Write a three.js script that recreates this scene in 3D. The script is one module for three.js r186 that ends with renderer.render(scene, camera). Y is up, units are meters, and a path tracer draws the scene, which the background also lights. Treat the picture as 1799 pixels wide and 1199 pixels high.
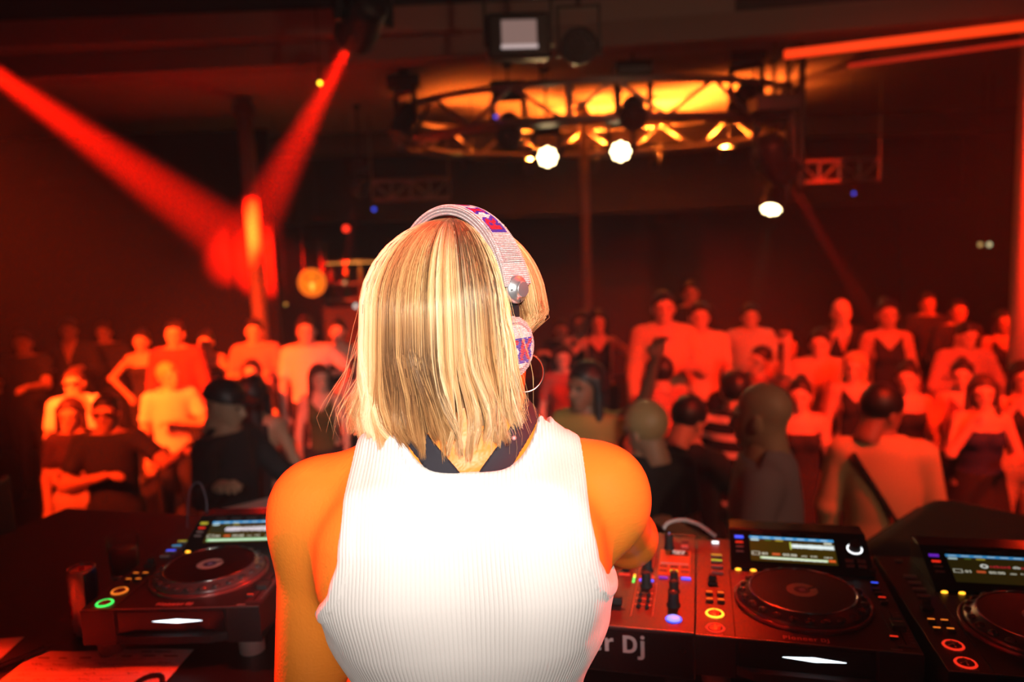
import * as THREE from 'three';
import { RoundedBoxGeometry } from 'three/addons/geometries/RoundedBoxGeometry.js';
import { TextGeometry } from 'three/addons/geometries/TextGeometry.js';
import { FontLoader } from 'three/addons/loaders/FontLoader.js';
import { RectAreaLightUniformsLib } from 'three/addons/lights/RectAreaLightUniformsLib.js';
import { mergeGeometries } from 'three/addons/utils/BufferGeometryUtils.js';

// ---------------------------------------------------------------- camera, exposure, haze
const scene = new THREE.Scene();
scene.background = new THREE.Color(0x000000);
const renderer = new THREE.WebGLRenderer({ antialias: true });
renderer.toneMapping = THREE.LinearToneMapping;
renderer.toneMappingExposure = 1.0;
renderer.shadowMap.enabled = true;

const FPX = 1296, EYE = 2.26, STAGE = 0.68;           // focal length in pixels, lens height, stage floor above the dance floor
const camera = new THREE.PerspectiveCamera(2 * Math.atan(599.5 / FPX) * 180 / Math.PI, 1799 / 1199, 0.05, 60);
camera.position.set(0, EYE, 0);
camera.rotation.set(-0.1162, 0, -0.0379, 'YXZ');
camera.focus = 0.85;
camera.userData.fStop = 2.8;
camera.updateMatrixWorld(true);
scene.fog = new THREE.FogExp2(0xffffff, 0.0036);       // smoke-machine haze that shows the beams

const V = (x, y, z) => new THREE.Vector3(x, y, z);
// a point of the place, given by the direction in which the photograph shows it and its distance along the lens axis
const at = (px, py, d) => V((px - 899.5) / FPX * d, -(py - 599.5) / FPX * d, -d).applyMatrix4(camera.matrixWorld);
// the same, on the level y
const atLevel = (px, py, y) => { const o = camera.position, r = at(px, py, 1).sub(o); return o.clone().addScaledVector(r, (y - o.y) / r.y); };

RectAreaLightUniformsLib.init();
// ---------------------------------------------------------------- lights (all but the added fill stand just in front of the glowing face of a lamp built further down)
const RED = [1, 0.018, 0.0015], DEEP = [1, 0.006, 0.0005], AMBER = [1, 0.15, 0.012], ORANGE_RED = [1, 0.040, 0.003], WARM = [1, 0.62, 0.25];
const lamps = [];                                      // [position, target, kind] so that the fixtures are built where the lights are
function spot(name, from, to, color, cd, half, penumbra = 0.4, size = 3) {
  const l = new THREE.SpotLight(new THREE.Color().setRGB(...color), cd, 0, half * Math.PI / 180, penumbra, 2);
  l.name = name; l.position.copy(from); l.target.position.copy(to);
  l.castShadow = true; l.shadow.radius = size; l.shadow.mapSize.set(1024, 1024);
  scene.add(l); scene.add(l.target); l.target.name = name + '_aim';
  lamps.push([from.clone(), to.clone(), name]);
  return l;
}
function glow(name, from, color, cd, size = 2) {
  const l = new THREE.PointLight(new THREE.Color().setRGB(...color), cd, 0, 2);
  l.name = name; l.position.copy(from); l.castShadow = true; l.shadow.radius = size; scene.add(l);
  return l;
}
const KEY = V(0.22, EYE + 0.55, 1.30);
spot('added_flash_lamp', KEY, V(-0.05, 2.24, -0.80), [1, 0.93, 0.86], 39, 13.8, 1.0, 5);  // camera flash, given to an added lamp behind the lens
// red beams
const BEAMS = [
  ['beam_head', at(614, 78, 5.0), at(425, 440, 9.0), 18000, 5.0],
  ['beam_head', at(-120, 52, 4.2), at(452, 452, 9.0), 30000, 5.6],
  ['beam_head', at(629, 350, 9.0), at(586, 560, 11.0), 3200, 1.8],
  ['beam_head', at(1389, 322, 6.6), at(1520, 540, 7.6), 2000, 3.2],
];
for (const [n, a, b, cd, h] of BEAMS) spot(n, a, b, DEEP, cd, h, 1, 2);
// red washes over the floor
const WASH = [
  [V(-3.5, 4.1, -1.9), at(310, 640, 7.0), 1500, 18],
  [V(-2.9, 4.1, -1.2), at(190, 730, 4.8), 240, 16],
  [V(2.5, 4.2, -1.4), at(1350, 650, 5.6), 170, 31],
  [V(3.9, 4.2, -1.7), at(1640, 690, 5.0), 120, 24],
  [V(4.9, 4.2, -3.2), at(1812, 330, 6.2), 420, 20],
];
for (const [a, b, cd, h] of WASH) spot('wash_lamp', a, b, a.x < 0 ? ORANGE_RED : RED, cd, h, 0.8, 5);
// red heads over the floor that face the booth
const FRONT = [
  [V(1.15, 4.35, -4.3), V(0.275, 1.66, -1.285), 55, 2.9],
  [V(-1.7, 4.3, -1.7), V(-0.22, 2.06, -0.88), 130, 7.5],
  [V(2.4, 4.1, -1.8), V(0.02, 2.12, -0.90), 125, 11],
  [V(-2.5, 4.2, -1.9), V(-0.98, 1.56, -1.12), 190, 3.0],
];
for (const [a, b, cd, h] of FRONT) spot('front_head', a, b, RED, cd, h, 0.6, 5);
// amber up-lights under the low ceiling
const UP = [[820, 250, 8.6, 0.5], [930, 225, 9.2, 3], [1040, 222, 9.4, 4], [1150, 220, 9.4, 5], [1270, 225, 8.8, 3]].map(([px, py, d, cd]) => { const p = at(px, py, d); p.y = 3.42; return [p, V(p.x + 0.1, 4.1, p.z + 0.05), cd]; });
for (const [a, b, cd] of UP) spot('up_light', a, b, AMBER, cd * 22, 68, 0.5, 3);
spot('bee_eye', at(1353, 376, 7.4), at(1322, 560, 6.9), WARM, 60, 5, 0.5, 2);
spot('bee_eye', at(962, 277, 7.2), at(985, 560, 2.2), WARM, 2, 25, 0.6, 4);
spot('bee_eye', at(1090, 268, 7.2), at(1010, 700, 2.4), WARM, 2, 25, 0.6, 4);
// added warm fill without a fixture, brightening the nearest guests and the beam
const FILL = V(2.6, 3.75, 1.7);
spot('added_fill', FILL, V(1.6, 2.5, -4.2), [1, 0.50, 0.27], 19, 30, 0.8, 6);

// ---------------------------------------------------------------- helpers
let seed = 7;
const rnd = () => { seed = (seed + 0x6d2b79f5) | 0; let t = Math.imul(seed ^ (seed >>> 15), 1 | seed); t = (t + Math.imul(t ^ (t >>> 7), 61 | t)) ^ t; return ((t ^ (t >>> 14)) >>> 0) / 4294967296; };
const rr = (a, b) => a + (b - a) * rnd();
const clamp = (x, a, b) => Math.min(b, Math.max(a, x)), mix = (a, b, t) => a + (b - a) * t;
const sstep = (a, b, x) => { const t = clamp((x - a) / (b - a), 0, 1); return t * t * (3 - 2 * t); };
const lin = (r, g, b) => new THREE.Color().setRGB(r, g, b);
const std = (r, g, b, rough = 0.7, metal = 0, extra = {}) => new THREE.MeshPhysicalMaterial({ color: lin(r, g, b), roughness: rough, metalness: metal, ...extra });
const lit = (r, g, b, k, extra = {}) => new THREE.MeshStandardMaterial({ color: lin(0.02, 0.02, 0.02), emissive: lin(r, g, b), emissiveIntensity: k, roughness: 0.4, ...extra });
const used = new Map();
const numbered = (n) => { const k = used.get(n) ?? 0; used.set(n, k + 1); return k ? n + '_' + String(k).padStart(3, '0') : n; };
function prep(m) { m.castShadow = true; m.receiveShadow = true; return m; }
function thing(name, label, category, pos, turn = 0, group) {
  const o = new THREE.Group(); o.name = numbered(name); scene.add(o);
  if (pos) o.position.copy(pos); o.rotation.y = turn;
  o.userData = { label, category }; if (group) o.userData.group = group;
  return o;
}
function part(name, geo, mat, parent, label) { const m = prep(new THREE.Mesh(geo, mat)); m.name = name; parent.add(m); if (label) m.userData.label = label; return m; }
function solo(name, geo, mat, label, category, group) {
  const m = prep(new THREE.Mesh(geo, mat)); m.name = numbered(name); scene.add(m);
  m.userData = { label, category }; if (group) m.userData.group = group; return m;
}
function struct(name, geo, mat) { const m = prep(new THREE.Mesh(geo, mat)); m.name = numbered(name); m.userData.kind = 'structure'; scene.add(m); return m; }
const plain = (g) => { let k = g.index ? g.toNonIndexed() : g; for (const n of Object.keys(k.attributes)) if (!['position', 'normal', 'uv'].includes(n)) k.deleteAttribute(n); if (!k.attributes.uv) k.setAttribute('uv', new THREE.BufferAttribute(new Float32Array(k.attributes.position.count * 2), 2)); k.morphAttributes = {}; return k; };
const merge = (l) => mergeGeometries(l.map(plain), false);
const box = (w, h, d, x = 0, y = 0, z = 0, r = 0) => { const g = r ? new RoundedBoxGeometry(w, h, d, 2, r) : new THREE.BoxGeometry(w, h, d); g.translate(x, y, z); return g; };
const cyl = (r0, r1, h, x = 0, y = 0, z = 0, n = 24) => { const g = new THREE.CylinderGeometry(r1, r0, h, n); g.translate(x, y, z); return g; };
const lathe = (pts, n = 48) => new THREE.LatheGeometry(pts.map(([r, y]) => new THREE.Vector2(r, y)), n);
const torus = (R, r, x = 0, y = 0, z = 0, n = 48, m = 10) => { const g = new THREE.TorusGeometry(R, r, m, n); g.rotateX(Math.PI / 2); g.translate(x, y, z); return g; };
function tube(pts, r, n = 24, k = 6) { return new THREE.TubeGeometry(new THREE.CatmullRomCurve3(pts), n, r, k, false); }
function bar(a, b, r, k = 8) { const d = b.clone().sub(a), g = new THREE.CylinderGeometry(r, r, d.length(), k); g.applyQuaternion(new THREE.Quaternion().setFromUnitVectors(V(0, 1, 0), d.normalize())); g.translate((a.x + b.x) / 2, (a.y + b.y) / 2, (a.z + b.z) / 2); return g; }
const font = await new FontLoader().loadAsync('fonts/droid/droid_sans_bold.typeface.json');
function text(s, size, depth = 0.0006) { const g = new TextGeometry(s, { font, size, depth, curveSegments: 4, bevelEnabled: false }); g.computeBoundingBox(); return g; }
function canvas(w, h, draw) { const c = document.createElement('canvas'); c.width = w; c.height = h; draw(c.getContext('2d'), w, h); const t = new THREE.CanvasTexture(c); t.colorSpace = THREE.SRGBColorSpace; t.magFilter = THREE.LinearFilter; return t; }
// value noise
const hash3 = (x, y, z) => { let h = Math.imul(x, 374761393) ^ Math.imul(y, 668265263) ^ Math.imul(z, 1274126177); h = Math.imul(h ^ (h >>> 13), 1274126177); return ((h ^ (h >>> 16)) >>> 0) / 4294967296; };
function noise(x, y = 0, z = 0) {
  const i = Math.floor(x), j = Math.floor(y), k = Math.floor(z), u = x - i, v = y - j, w = z - k, s = (t) => t * t * (3 - 2 * t), a = s(u), b = s(v), c = s(w);
  const l = (p, q, t) => p + (q - p) * t, H = (a1, b1, c1) => hash3(i + a1, j + b1, k + c1);
  return l(l(l(H(0, 0, 0), H(1, 0, 0), a), l(H(0, 1, 0), H(1, 1, 0), a), b), l(l(H(0, 0, 1), H(1, 0, 1), a), l(H(0, 1, 1), H(1, 1, 1), a), b), c);
}
function grain(w, h, f) { const d = new Uint8Array(w * h * 4); for (let y = 0; y < h; y++) for (let x = 0; x < w; x++) { const v = clamp(f(x / w, y / h), 0, 1) * 255; d.set([v, v, v, 255], (y * w + x) * 4); } const t = new THREE.DataTexture(d, w, h); t.magFilter = THREE.LinearFilter; t.wrapS = t.wrapT = THREE.RepeatWrapping; t.needsUpdate = true; return t; }

// ---- signed distances, joined smoothly and meshed as one surface
const smin = (a, b, k) => { const h = Math.max(k - Math.abs(a - b), 0) / k; return Math.min(a, b) - h * h * k * 0.25; };
const smax = (a, b, k) => -smin(-a, -b, k);
function limb(x, y, z, a, b, ra, rb) {
  const bx = b[0] - a[0], by = b[1] - a[1], bz = b[2] - a[2], px = x - a[0], py = y - a[1], pz = z - a[2];
  const t = clamp((px * bx + py * by + pz * bz) / (bx * bx + by * by + bz * bz), 0, 1), dx = px - bx * t, dy = py - by * t, dz = pz - bz * t;
  return Math.sqrt(dx * dx + dy * dy + dz * dz) - (ra + (rb - ra) * t);
}
function blob(x, y, z, c, r) { const dx = (x - c[0]) / r[0], dy = (y - c[1]) / r[1], dz = (z - c[2]) / r[2], k0 = Math.sqrt(dx * dx + dy * dy + dz * dz), k1 = Math.sqrt((dx / r[0]) ** 2 + (dy / r[1]) ** 2 + (dz / r[2]) ** 2); return k1 < 1e-6 ? -Math.min(...r) : k0 * (k0 - 1) / k1; }
function table1(t) { // piecewise smooth interpolation of rows [y, a, b, ...]
  return (y, c) => { let i = 0; while (i < t.length - 2 && y > t[i + 1][0]) i++; const u = clamp((y - t[i][0]) / (t[i + 1][0] - t[i][0]), 0, 1), s = u * u * (3 - 2 * u); return mix(t[i][c], t[i + 1][c], mix(u, s, 0.6)); };
}
function meshField(fn, lo, hi, cell, steps = 2) {
  const n = [0, 1, 2].map((k) => Math.ceil((hi[k] - lo[k]) / cell) + 2), [nx, ny, nz] = n, F = new Float32Array(nx * ny * nz), B = 6, half = B * cell * 0.87;
  for (let bz = 0; bz < nz; bz += B) for (let by = 0; by < ny; by += B) for (let bx = 0; bx < nx; bx += B) {
    const d = fn(lo[0] + (bx + B / 2) * cell, lo[1] + (by + B / 2) * cell, lo[2] + (bz + B / 2) * cell), far = Math.abs(d) > half * 1.15 + cell;
    for (let z = bz; z < Math.min(bz + B, nz); z++) for (let y = by; y < Math.min(by + B, ny); y++) for (let x = bx; x < Math.min(bx + B, nx); x++)
      F[(z * ny + y) * nx + x] = far ? d : fn(lo[0] + x * cell, lo[1] + y * cell, lo[2] + z * cell);
  }
  const id = new Int32Array(nx * ny * nz).fill(-1), pos = [], idx = [], sx = 1, sy = nx, sz = nx * ny;
  const corner = [0, sx, sy, sx + sy, sz, sx + sz, sy + sz, sx + sy + sz], edges = [[0, 1], [2, 3], [4, 5], [6, 7], [0, 2], [1, 3], [4, 6], [5, 7], [0, 4], [1, 5], [2, 6], [3, 7]];
  for (let z = 0; z < nz - 1; z++) for (let y = 0; y < ny - 1; y++) for (let x = 0; x < nx - 1; x++) {
    const o = z * sz + y * sy + x; let neg = 0;
    for (let c = 0; c < 8; c++) if (F[o + corner[c]] < 0) neg++;
    if (neg === 0 || neg === 8) continue;
    let X = 0, Y = 0, Z = 0, k = 0;
    for (const [a, b] of edges) { const fa = F[o + corner[a]], fb = F[o + corner[b]]; if ((fa < 0) === (fb < 0)) continue; const t = fa / (fa - fb); X += mix(a & 1, b & 1, t); Y += mix((a >> 1) & 1, (b >> 1) & 1, t); Z += mix(a >> 2, b >> 2, t); k++; }
    id[o] = pos.length / 3; pos.push(lo[0] + (x + X / k) * cell, lo[1] + (y + Y / k) * cell, lo[2] + (z + Z / k) * cell);
  }
  for (let z = 1; z < nz - 1; z++) for (let y = 1; y < ny - 1; y++) for (let x = 1; x < nx - 1; x++) {
    const o = z * sz + y * sy + x, a = F[o] < 0;
    for (const [s, u, v] of [[sx, sy, sz], [sy, sz, sx], [sz, sx, sy]]) {
      if (a === (F[o + s] < 0)) continue;
      const q = [id[o - u - v], id[o - v], id[o], id[o - u]];
      if (q.some((i) => i < 0)) continue;
      if (a) idx.push(q[0], q[1], q[2], q[0], q[2], q[3]); else idx.push(q[0], q[2], q[1], q[0], q[3], q[2]);
    }
  }
  const N = pos.length / 3, nor = new Float32Array(N * 3), e = cell * 0.35;
  for (let i = 0; i < N; i++) {
    let x = pos[i * 3], y = pos[i * 3 + 1], z = pos[i * 3 + 2], gx, gy, gz;
    for (let s = 0; s <= steps; s++) {
      gx = fn(x + e, y, z) - fn(x - e, y, z); gy = fn(x, y + e, z) - fn(x, y - e, z); gz = fn(x, y, z + e) - fn(x, y, z - e);
      const l = Math.hypot(gx, gy, gz) || 1; 
      if (s < steps) { const d = clamp(fn(x, y, z) / Math.max(l / (2 * e), 0.5), -cell * 0.5, cell * 0.5); x -= gx / l * d; y -= gy / l * d; z -= gz / l * d; }
      gx /= l; gy /= l; gz /= l;
    }
    pos[i * 3] = x; pos[i * 3 + 1] = y; pos[i * 3 + 2] = z; nor.set([gx, gy, gz], i * 3);
  }
  const g = new THREE.BufferGeometry();
  g.setAttribute('position', new THREE.BufferAttribute(Float32Array.from(pos), 3)); g.setAttribute('normal', new THREE.BufferAttribute(nor, 3)); g.setIndex(idx);
  return g;
}

// ================================================================ the room
const blotch = grain(256, 256, (u, v) => 0.5 + 0.9 * (noise(u * 8, v * 8) - 0.5) + 0.5 * (noise(u * 40, v * 40, 3) - 0.5));
const dark = std(0.035, 0.03, 0.03, 0.75, 0, { bumpMap: blotch, bumpScale: 0.002 }), black = std(0.012, 0.012, 0.013, 0.6), paint = std(0.22, 0.2, 0.19, 0.85), brown = std(0.028, 0.017, 0.014, 0.7);
const soffitPaint = std(0.30, 0.26, 0.24, 0.8);
const FL = -0.1;
struct('floor', box(15, 0.2, 12.6, 0, FL - 0.1, -8.0), std(0.03, 0.028, 0.028, 0.35));
struct('floor', box(15, STAGE + 0.2, 5.2, 0, STAGE / 2 - 0.1, 0.75), std(0.02, 0.02, 0.021, 0.5));
struct('wall_back', box(15, 5.4, 0.25, 0, 2.5, -14.1), brown);
struct('wall_left', box(0.25, 5.4, 17.8, -7.5, 2.5, -5.5), dark);
struct('wall_right', box(0.25, 5.4, 17.8, 7.5, 2.5, -5.5), dark);
struct('wall_rear', box(15, 5.4, 0.25, 0, 2.5, 3.3), dark);
struct('ceiling', box(15.2, 0.2, 10.4, 0, 5.1, -1.3), black);
const LOW = 3.9;
struct('ceiling', box(15.2, 0.2, 8.0, 0, LOW + 0.28, -10.2), soffitPaint);
// downstand beams across the room; the near one turns towards the stage on the right
{
  const a = at(-40, 116, 6.35), b = at(820, 108, 6.2), c = at(1240, 88, 6.0), d = at(1840, 18, 5.6);
  const face = (p, q, h, t) => { const v = q.clone().sub(p); v.y = 0; const L = v.length(), g = new THREE.BoxGeometry(L + 0.02, h, t); g.rotateY(Math.atan2(-v.z, v.x)); g.translate((p.x + q.x) / 2, LOW + h / 2, (p.z + q.z) / 2); return g; };
  for (const p of [a, b, c, d]) p.y = LOW;
  struct('beam', merge([face(a, b, 0.17, 0.25), face(b, c, 0.2, 0.25), face(c, d, 0.2, 0.25)]), std(0.23, 0.185, 0.17, 0.8));
  struct('wall_bulkhead', merge([face(a, b, 1.1, 0.1), face(b, c, 1.1, 0.1), face(c, d, 1.1, 0.1)]).translate(0, 0.17, -0.06), black);
}
struct('beam', box(15, 0.3, 0.3, 0, LOW + 0.03, -11.0), std(0.1, 0.08, 0.07, 0.8));
struct('wall_bulkhead', box(15, 1.15, 0.2, 0, 3.45, -12.2), std(0.035, 0.025, 0.02, 0.8));
// columns
{
  const c1 = at(447, 430, 8.3), c2 = at(1812, 400, 6.2), c3 = at(1029, 400, 9.3);
  for (const [c, r, m, cap] of [[c1, 0.085, std(0.12, 0.09, 0.085, 0.55), 0.12], [c2, 0.13, std(0.55, 0.5, 0.46, 0.6), 0.14], [c3, 0.06, std(0.16, 0.12, 0.09, 0.6), 0.09]]) {
    const s = struct('column', merge([cyl(r, r, LOW + 0.2, c.x, (LOW + 0.2) / 2, c.z, 32), cyl(cap, cap, 0.12, c.x, LOW + 0.05, c.z, 32), cyl(cap, cap, 0.1, c.x, 0.05, c.z, 32)]), m);
  }
}
// added near-black partition behind the left-hand guests, ending the red beams
{ const g = box(5.2, LOW, 0.12, at(190, 430, 9.15).x - 0.55, LOW / 2, at(300, 430, 9.2).z); struct('wall_added_partition', g, std(0.006, 0.005, 0.005, 0.95, 0, { specularIntensity: 0.2 })); }

// ================================================================ the DJ, seen from behind
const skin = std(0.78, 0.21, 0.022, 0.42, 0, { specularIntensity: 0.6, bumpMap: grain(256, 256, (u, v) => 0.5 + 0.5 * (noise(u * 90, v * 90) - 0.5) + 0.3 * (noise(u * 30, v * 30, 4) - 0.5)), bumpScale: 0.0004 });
const CX = -0.064, CZ = -0.845;
const torsoT = table1([[1.45, 0.172, 0.125, 0], [1.58, 0.138, 0.112, 0], [1.69, 0.118, 0.098, 0], [1.76, 0.128, 0.1, 0.004], [1.84, 0.160, 0.108, 0.008], [1.90, 0.168, 0.112, 0.010], [1.96, 0.160, 0.108, 0.010], [2.01, 0.135, 0.085, 0.0], [2.05, 0.075, 0.06, -0.01], [2.09, 0.045, 0.045, -0.02]]);
const SHL = [-0.231, 1.973, -0.845], SHR = [0.096, 1.973, -0.862];
const ELL = [-0.262, 1.700, -0.815], WRL = [-0.205, 1.705, -1.055];
const ELR = [0.160, 1.838, -1.050], WRR = [0.118, 1.752, -1.262];
const HEAD = [-0.066, 2.185, -0.885], HY = 0.74;                    // head centre, turned to her right
function torsoD(x, y, z) {
  const w = torsoT(y, 1), d = torsoT(y, 2), X = x - CX, Z = z - CZ - torsoT(y, 3), p = Math.pow(Math.pow(Math.abs(X) / w, 2.5) + Math.pow(Math.abs(Z) / d, 2.5), 0.4);
  let t = (p - 1) * Math.min(w, d); t = Math.max(t, y - 2.12);
  // trapezius and shoulder girdle
  t = smin(t, limb(x, y, z, [CX, 2.05, CZ - 0.012], [SHL[0] + 0.03, SHL[1] + 0.018, SHL[2]], 0.052, 0.036), 0.06);
  t = smin(t, limb(x, y, z, [CX, 2.05, CZ - 0.012], [SHR[0] - 0.03, SHR[1] + 0.022, SHR[2]], 0.052, 0.036), 0.06);
  // shoulder blades, spine furrow, chest
  t = smin(t, blob(x, y, z, [CX - 0.085, 1.935, CZ + 0.082], [0.06, 0.075, 0.03]), 0.05);
  t = smin(t, blob(x, y, z, [CX + 0.080, 1.935, CZ + 0.080], [0.06, 0.075, 0.03]), 0.05);
  t = smin(t, blob(x, y, z, [CX - 0.075, 1.86, CZ - 0.09], [0.07, 0.065, 0.06]), 0.05);
  t = smin(t, blob(x, y, z, [CX + 0.075, 1.86, CZ - 0.09], [0.07, 0.065, 0.06]), 0.05);
  return t;
}
const spineCut = (x, y, z) => smax(torsoD(x, y, z), -limb(x, y, z, [CX + 0.002, 1.55, CZ + 0.165], [CX, 2.0, CZ + 0.185], 0.045, 0.05), 0.05);
const neckD = (x, y, z) => limb(x, y, z, [CX, 2.03, CZ - 0.02], [HEAD[0] + 0.012, 2.14, HEAD[2] + 0.012], 0.056, 0.05);
function headD(x, y, z) {
  const c = Math.cos(HY), s = Math.sin(HY), X0 = x - HEAD[0], Z0 = z - HEAD[2], lx = c * X0 + s * Z0, lz = -s * X0 + c * Z0, ly = y - HEAD[1];
  // local: lx to her right, lz towards the back of the head, face at -lz
  let d = blob(lx, ly, lz, [0, 0.02, 0.012], [0.073, 0.083, 0.09]);
  d = smin(d, blob(lx, ly, lz, [0, -0.055, -0.035], [0.056, 0.066, 0.062]), 0.05);
  d = smin(d, limb(lx, ly, lz, [0, -0.005, -0.088], [0, -0.04, -0.108], 0.010, 0.014), 0.022);
  d = smin(d, limb(lx, ly, lz, [-0.014, -0.078, -0.085], [0.014, -0.078, -0.085], 0.012, 0.012), 0.014);
  d = smin(d, blob(lx, ly, lz, [0, -0.108, -0.072], [0.026, 0.018, 0.022]), 0.03);
  for (const k of [-1, 1]) { d = smax(d, -blob(lx, ly, lz, [k * 0.031, -0.008, -0.098], [0.019, 0.012, 0.014]), 0.016); d = smin(d, blob(lx, ly, lz, [k * 0.076, -0.028, 0.008], [0.009, 0.03, 0.019]), 0.008); }
  return d;
}
function armD(x, y, z, S, E, W, k) {
  let d = limb(x, y, z, S, E, 0.050, 0.038);
  d = smin(d, blob(x, y, z, [S[0] + k * 0.008, S[1] - 0.012, S[2] + 0.004], [0.051, 0.062, 0.055]), 0.035);
  d = smin(d, limb(x, y, z, E, [mix(E[0], W[0], 0.3), mix(E[1], W[1], 0.3), mix(E[2], W[2], 0.3)], 0.037, 0.041), 0.03);
  return smin(d, limb(x, y, z, [mix(E[0], W[0], 0.3), mix(E[1], W[1], 0.3), mix(E[2], W[2], 0.3)], W, 0.040, 0.025), 0.03);
}
// a relaxed hand: wrist at the origin, fingers along -z, palm down (-y), thumb towards +x
function handD(x, y, z, curl = 0.6) {
  let d = smin(limb(x, y, z, [0, 0, 0.02], [0, 0.002, -0.03], 0.024, 0.026), blob(x, y, z, [0, 0, -0.052], [0.041, 0.016, 0.048]), 0.03);
  const L = [[0.031, 0.072, 0.0092], [0.011, 0.082, 0.0096], [-0.01, 0.076, 0.0092], [-0.030, 0.058, 0.0082]];
  for (const [fx, len, r] of L) {
    const a = [fx * 0.95, 0.003, -0.088], b = [fx * 1.08, 0.003 - Math.sin(curl * 0.6) * len * 0.45, -0.088 - Math.cos(curl * 0.6) * len * 0.45];
    const c = [fx * 1.1, b[1] - Math.sin(curl * 1.4) * len * 0.32, b[2] - Math.cos(curl * 1.4) * len * 0.32], e = [fx * 1.1, c[1] - Math.sin(curl * 2) * len * 0.24, c[2] - Math.cos(curl * 2) * len * 0.24];
    d = smin(d, Math.min(limb(x, y, z, a, b, r * 1.1, r), limb(x, y, z, b, c, r, r * 0.95), limb(x, y, z, c, e, r * 0.95, r * 0.8)), 0.006);
  }
  return smin(d, Math.min(limb(x, y, z, [0.03, -0.004, -0.026], [0.056, -0.012, -0.056], 0.014, 0.0115), limb(x, y, z, [0.056, -0.012, -0.056], [0.06, -0.02, -0.086], 0.0115, 0.009)), 0.012);
}
const handGeo = meshField((x, y, z) => handD(x, y, z), [-0.06, -0.11, -0.19], [0.09, 0.05, 0.06], 0.0045, 1);
function placeHand(W, E, mirror, tip, s = 1) {
  const g = handGeo.clone(), d = V(W[0] - E[0], W[1] - E[1], W[2] - E[2]).normalize(); if (tip) d.lerp(V(...tip).normalize(), 0.6).normalize();
  const m = new THREE.Matrix4().lookAt(V(0, 0, 0), d, V(0, 1, 0)); g.scale(mirror ? -s : s, s, s);
  if (mirror) { const ix = g.index.array; for (let i = 0; i < ix.length; i += 3) { const t = ix[i]; ix[i] = ix[i + 1]; ix[i + 1] = t; } }
  g.applyMatrix4(m); g.translate(W[0], W[1], W[2]); return g;
}
const mergeSmooth = (l) => { for (const g of l) for (const n of Object.keys(g.attributes)) if (!['position', 'normal'].includes(n)) g.deleteAttribute(n); return mergeGeometries(l, false); };
function bodyD(x, y, z) {
  let d = spineCut(x, y, z);
  d = smin(d, armD(x, y, z, SHL, ELL, WRL, -1), 0.028);
  d = smin(d, armD(x, y, z, SHR, ELR, WRR, 1), 0.028);
  d = smin(d, neckD(x, y, z), 0.045);
  return smin(d, headD(x, y, z), 0.03);
}
const djHands = [placeHand(WRL, ELL, true, [0.02, -0.12, -0.2], 0.95), placeHand(WRR, ELR, false, [-0.02, -0.2, -0.2], 0.95)];
const dj = thing('person', 'DJ seen from behind in a white ribbed tank top with shoulder-length blonde hair', 'person');
{
  const g = meshField(bodyD, [-0.36, 1.44, -1.32], [0.26, 2.34, -0.68], 0.0065);
  const all = mergeSmooth([g, ...djHands]), p = all.attributes.position, uv = new Float32Array(p.count * 2);
  for (let i = 0; i < p.count; i++) { uv[2 * i] = (p.getX(i) + p.getZ(i) * 0.7) * 5; uv[2 * i + 1] = p.getY(i) * 5; }
  all.setAttribute('uv', new THREE.BufferAttribute(uv, 2));
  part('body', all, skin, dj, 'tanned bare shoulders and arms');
}
// tank top: a rib-knit shell over the torso with scooped neck and arm holes
const XL = table1([[1.80, -0.30], [1.860, -0.243], [1.885, -0.222], [1.92, -0.2005], [1.955, -0.188], [2.0, -0.184], [2.1, -0.186]]);
const XR = table1([[1.80, 0.16], [1.872, 0.128], [1.893, 0.107], [1.915, 0.092], [1.94, 0.083], [1.985, 0.076], [2.1, 0.078]]);
function neckline(x) { const u = (x - (-0.050)) / 0.086; return 2.030 + 0.062 * Math.pow(Math.abs(u), 4.5) + 0.004 * u * u; }
function tankCut(x, y, z) { // negative inside the cloth
  const left = (XL(y, 1) - x) * 0.85, right = (x - XR(y, 1)) * 0.85, back = (y - neckline(x)) * 0.75, front = y - (1.955 + 0.12 * Math.pow(Math.abs((x + 0.055) / 0.1), 2.4));
  return Math.max(left, right, z > CZ ? back : front);
}
function tankD(x, y, z) {
  const c = tankCut(x, y, z), hem = 0.0016 * sstep(-0.014, -0.011, c);
  return smax(smax(spineCut(x, y, z) - 0.0052 - hem, c, 0.004), 1.52 - y, 0.004);
}
const ribs = grain(256, 64, (u, v) => { const t = u * 16 % 1, r = Math.pow(Math.abs(Math.sin(Math.PI * t)), 0.7); return r * 0.85 + 0.15 * noise(u * 128, v * 64); });
ribs.repeat.set(1, 1);
const knit = std(0.80, 0.74, 0.70, 0.85, 0, { bumpMap: ribs, bumpScale: 0.0007, sheen: 0.3, sheenColor: lin(1, 1, 1), sheenRoughness: 0.6 });
{
  const g = meshField(tankD, [-0.27, 1.50, -1.03], [0.16, 2.11, -0.69], 0.0042), p = g.attributes.position, uv = new Float32Array(p.count * 2);
  for (let i = 0; i < p.count; i++) { // ribs run down the cloth; the uv counts metres round the body
    const X = p.getX(i) - CX, Z = p.getZ(i) - CZ, y = p.getY(i), w = torsoT(Math.min(y, 1.96), 1);
    uv[2 * i] = (Z > -0.02 ? Math.asin(clamp(X / (w * 1.12), -1, 1)) * 0.158 : X > 0 ? 0.5 - Math.atan2(X, -Z) * 0.12 : -0.5 + Math.atan2(-X, -Z) * 0.12) / (0.0042 * 16); uv[2 * i + 1] = y / 0.09;
  }
  g.setAttribute('uv', new THREE.BufferAttribute(uv, 2));
  part('tank_top', g, knit, dj, 'white rib-knit tank top');
}
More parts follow.
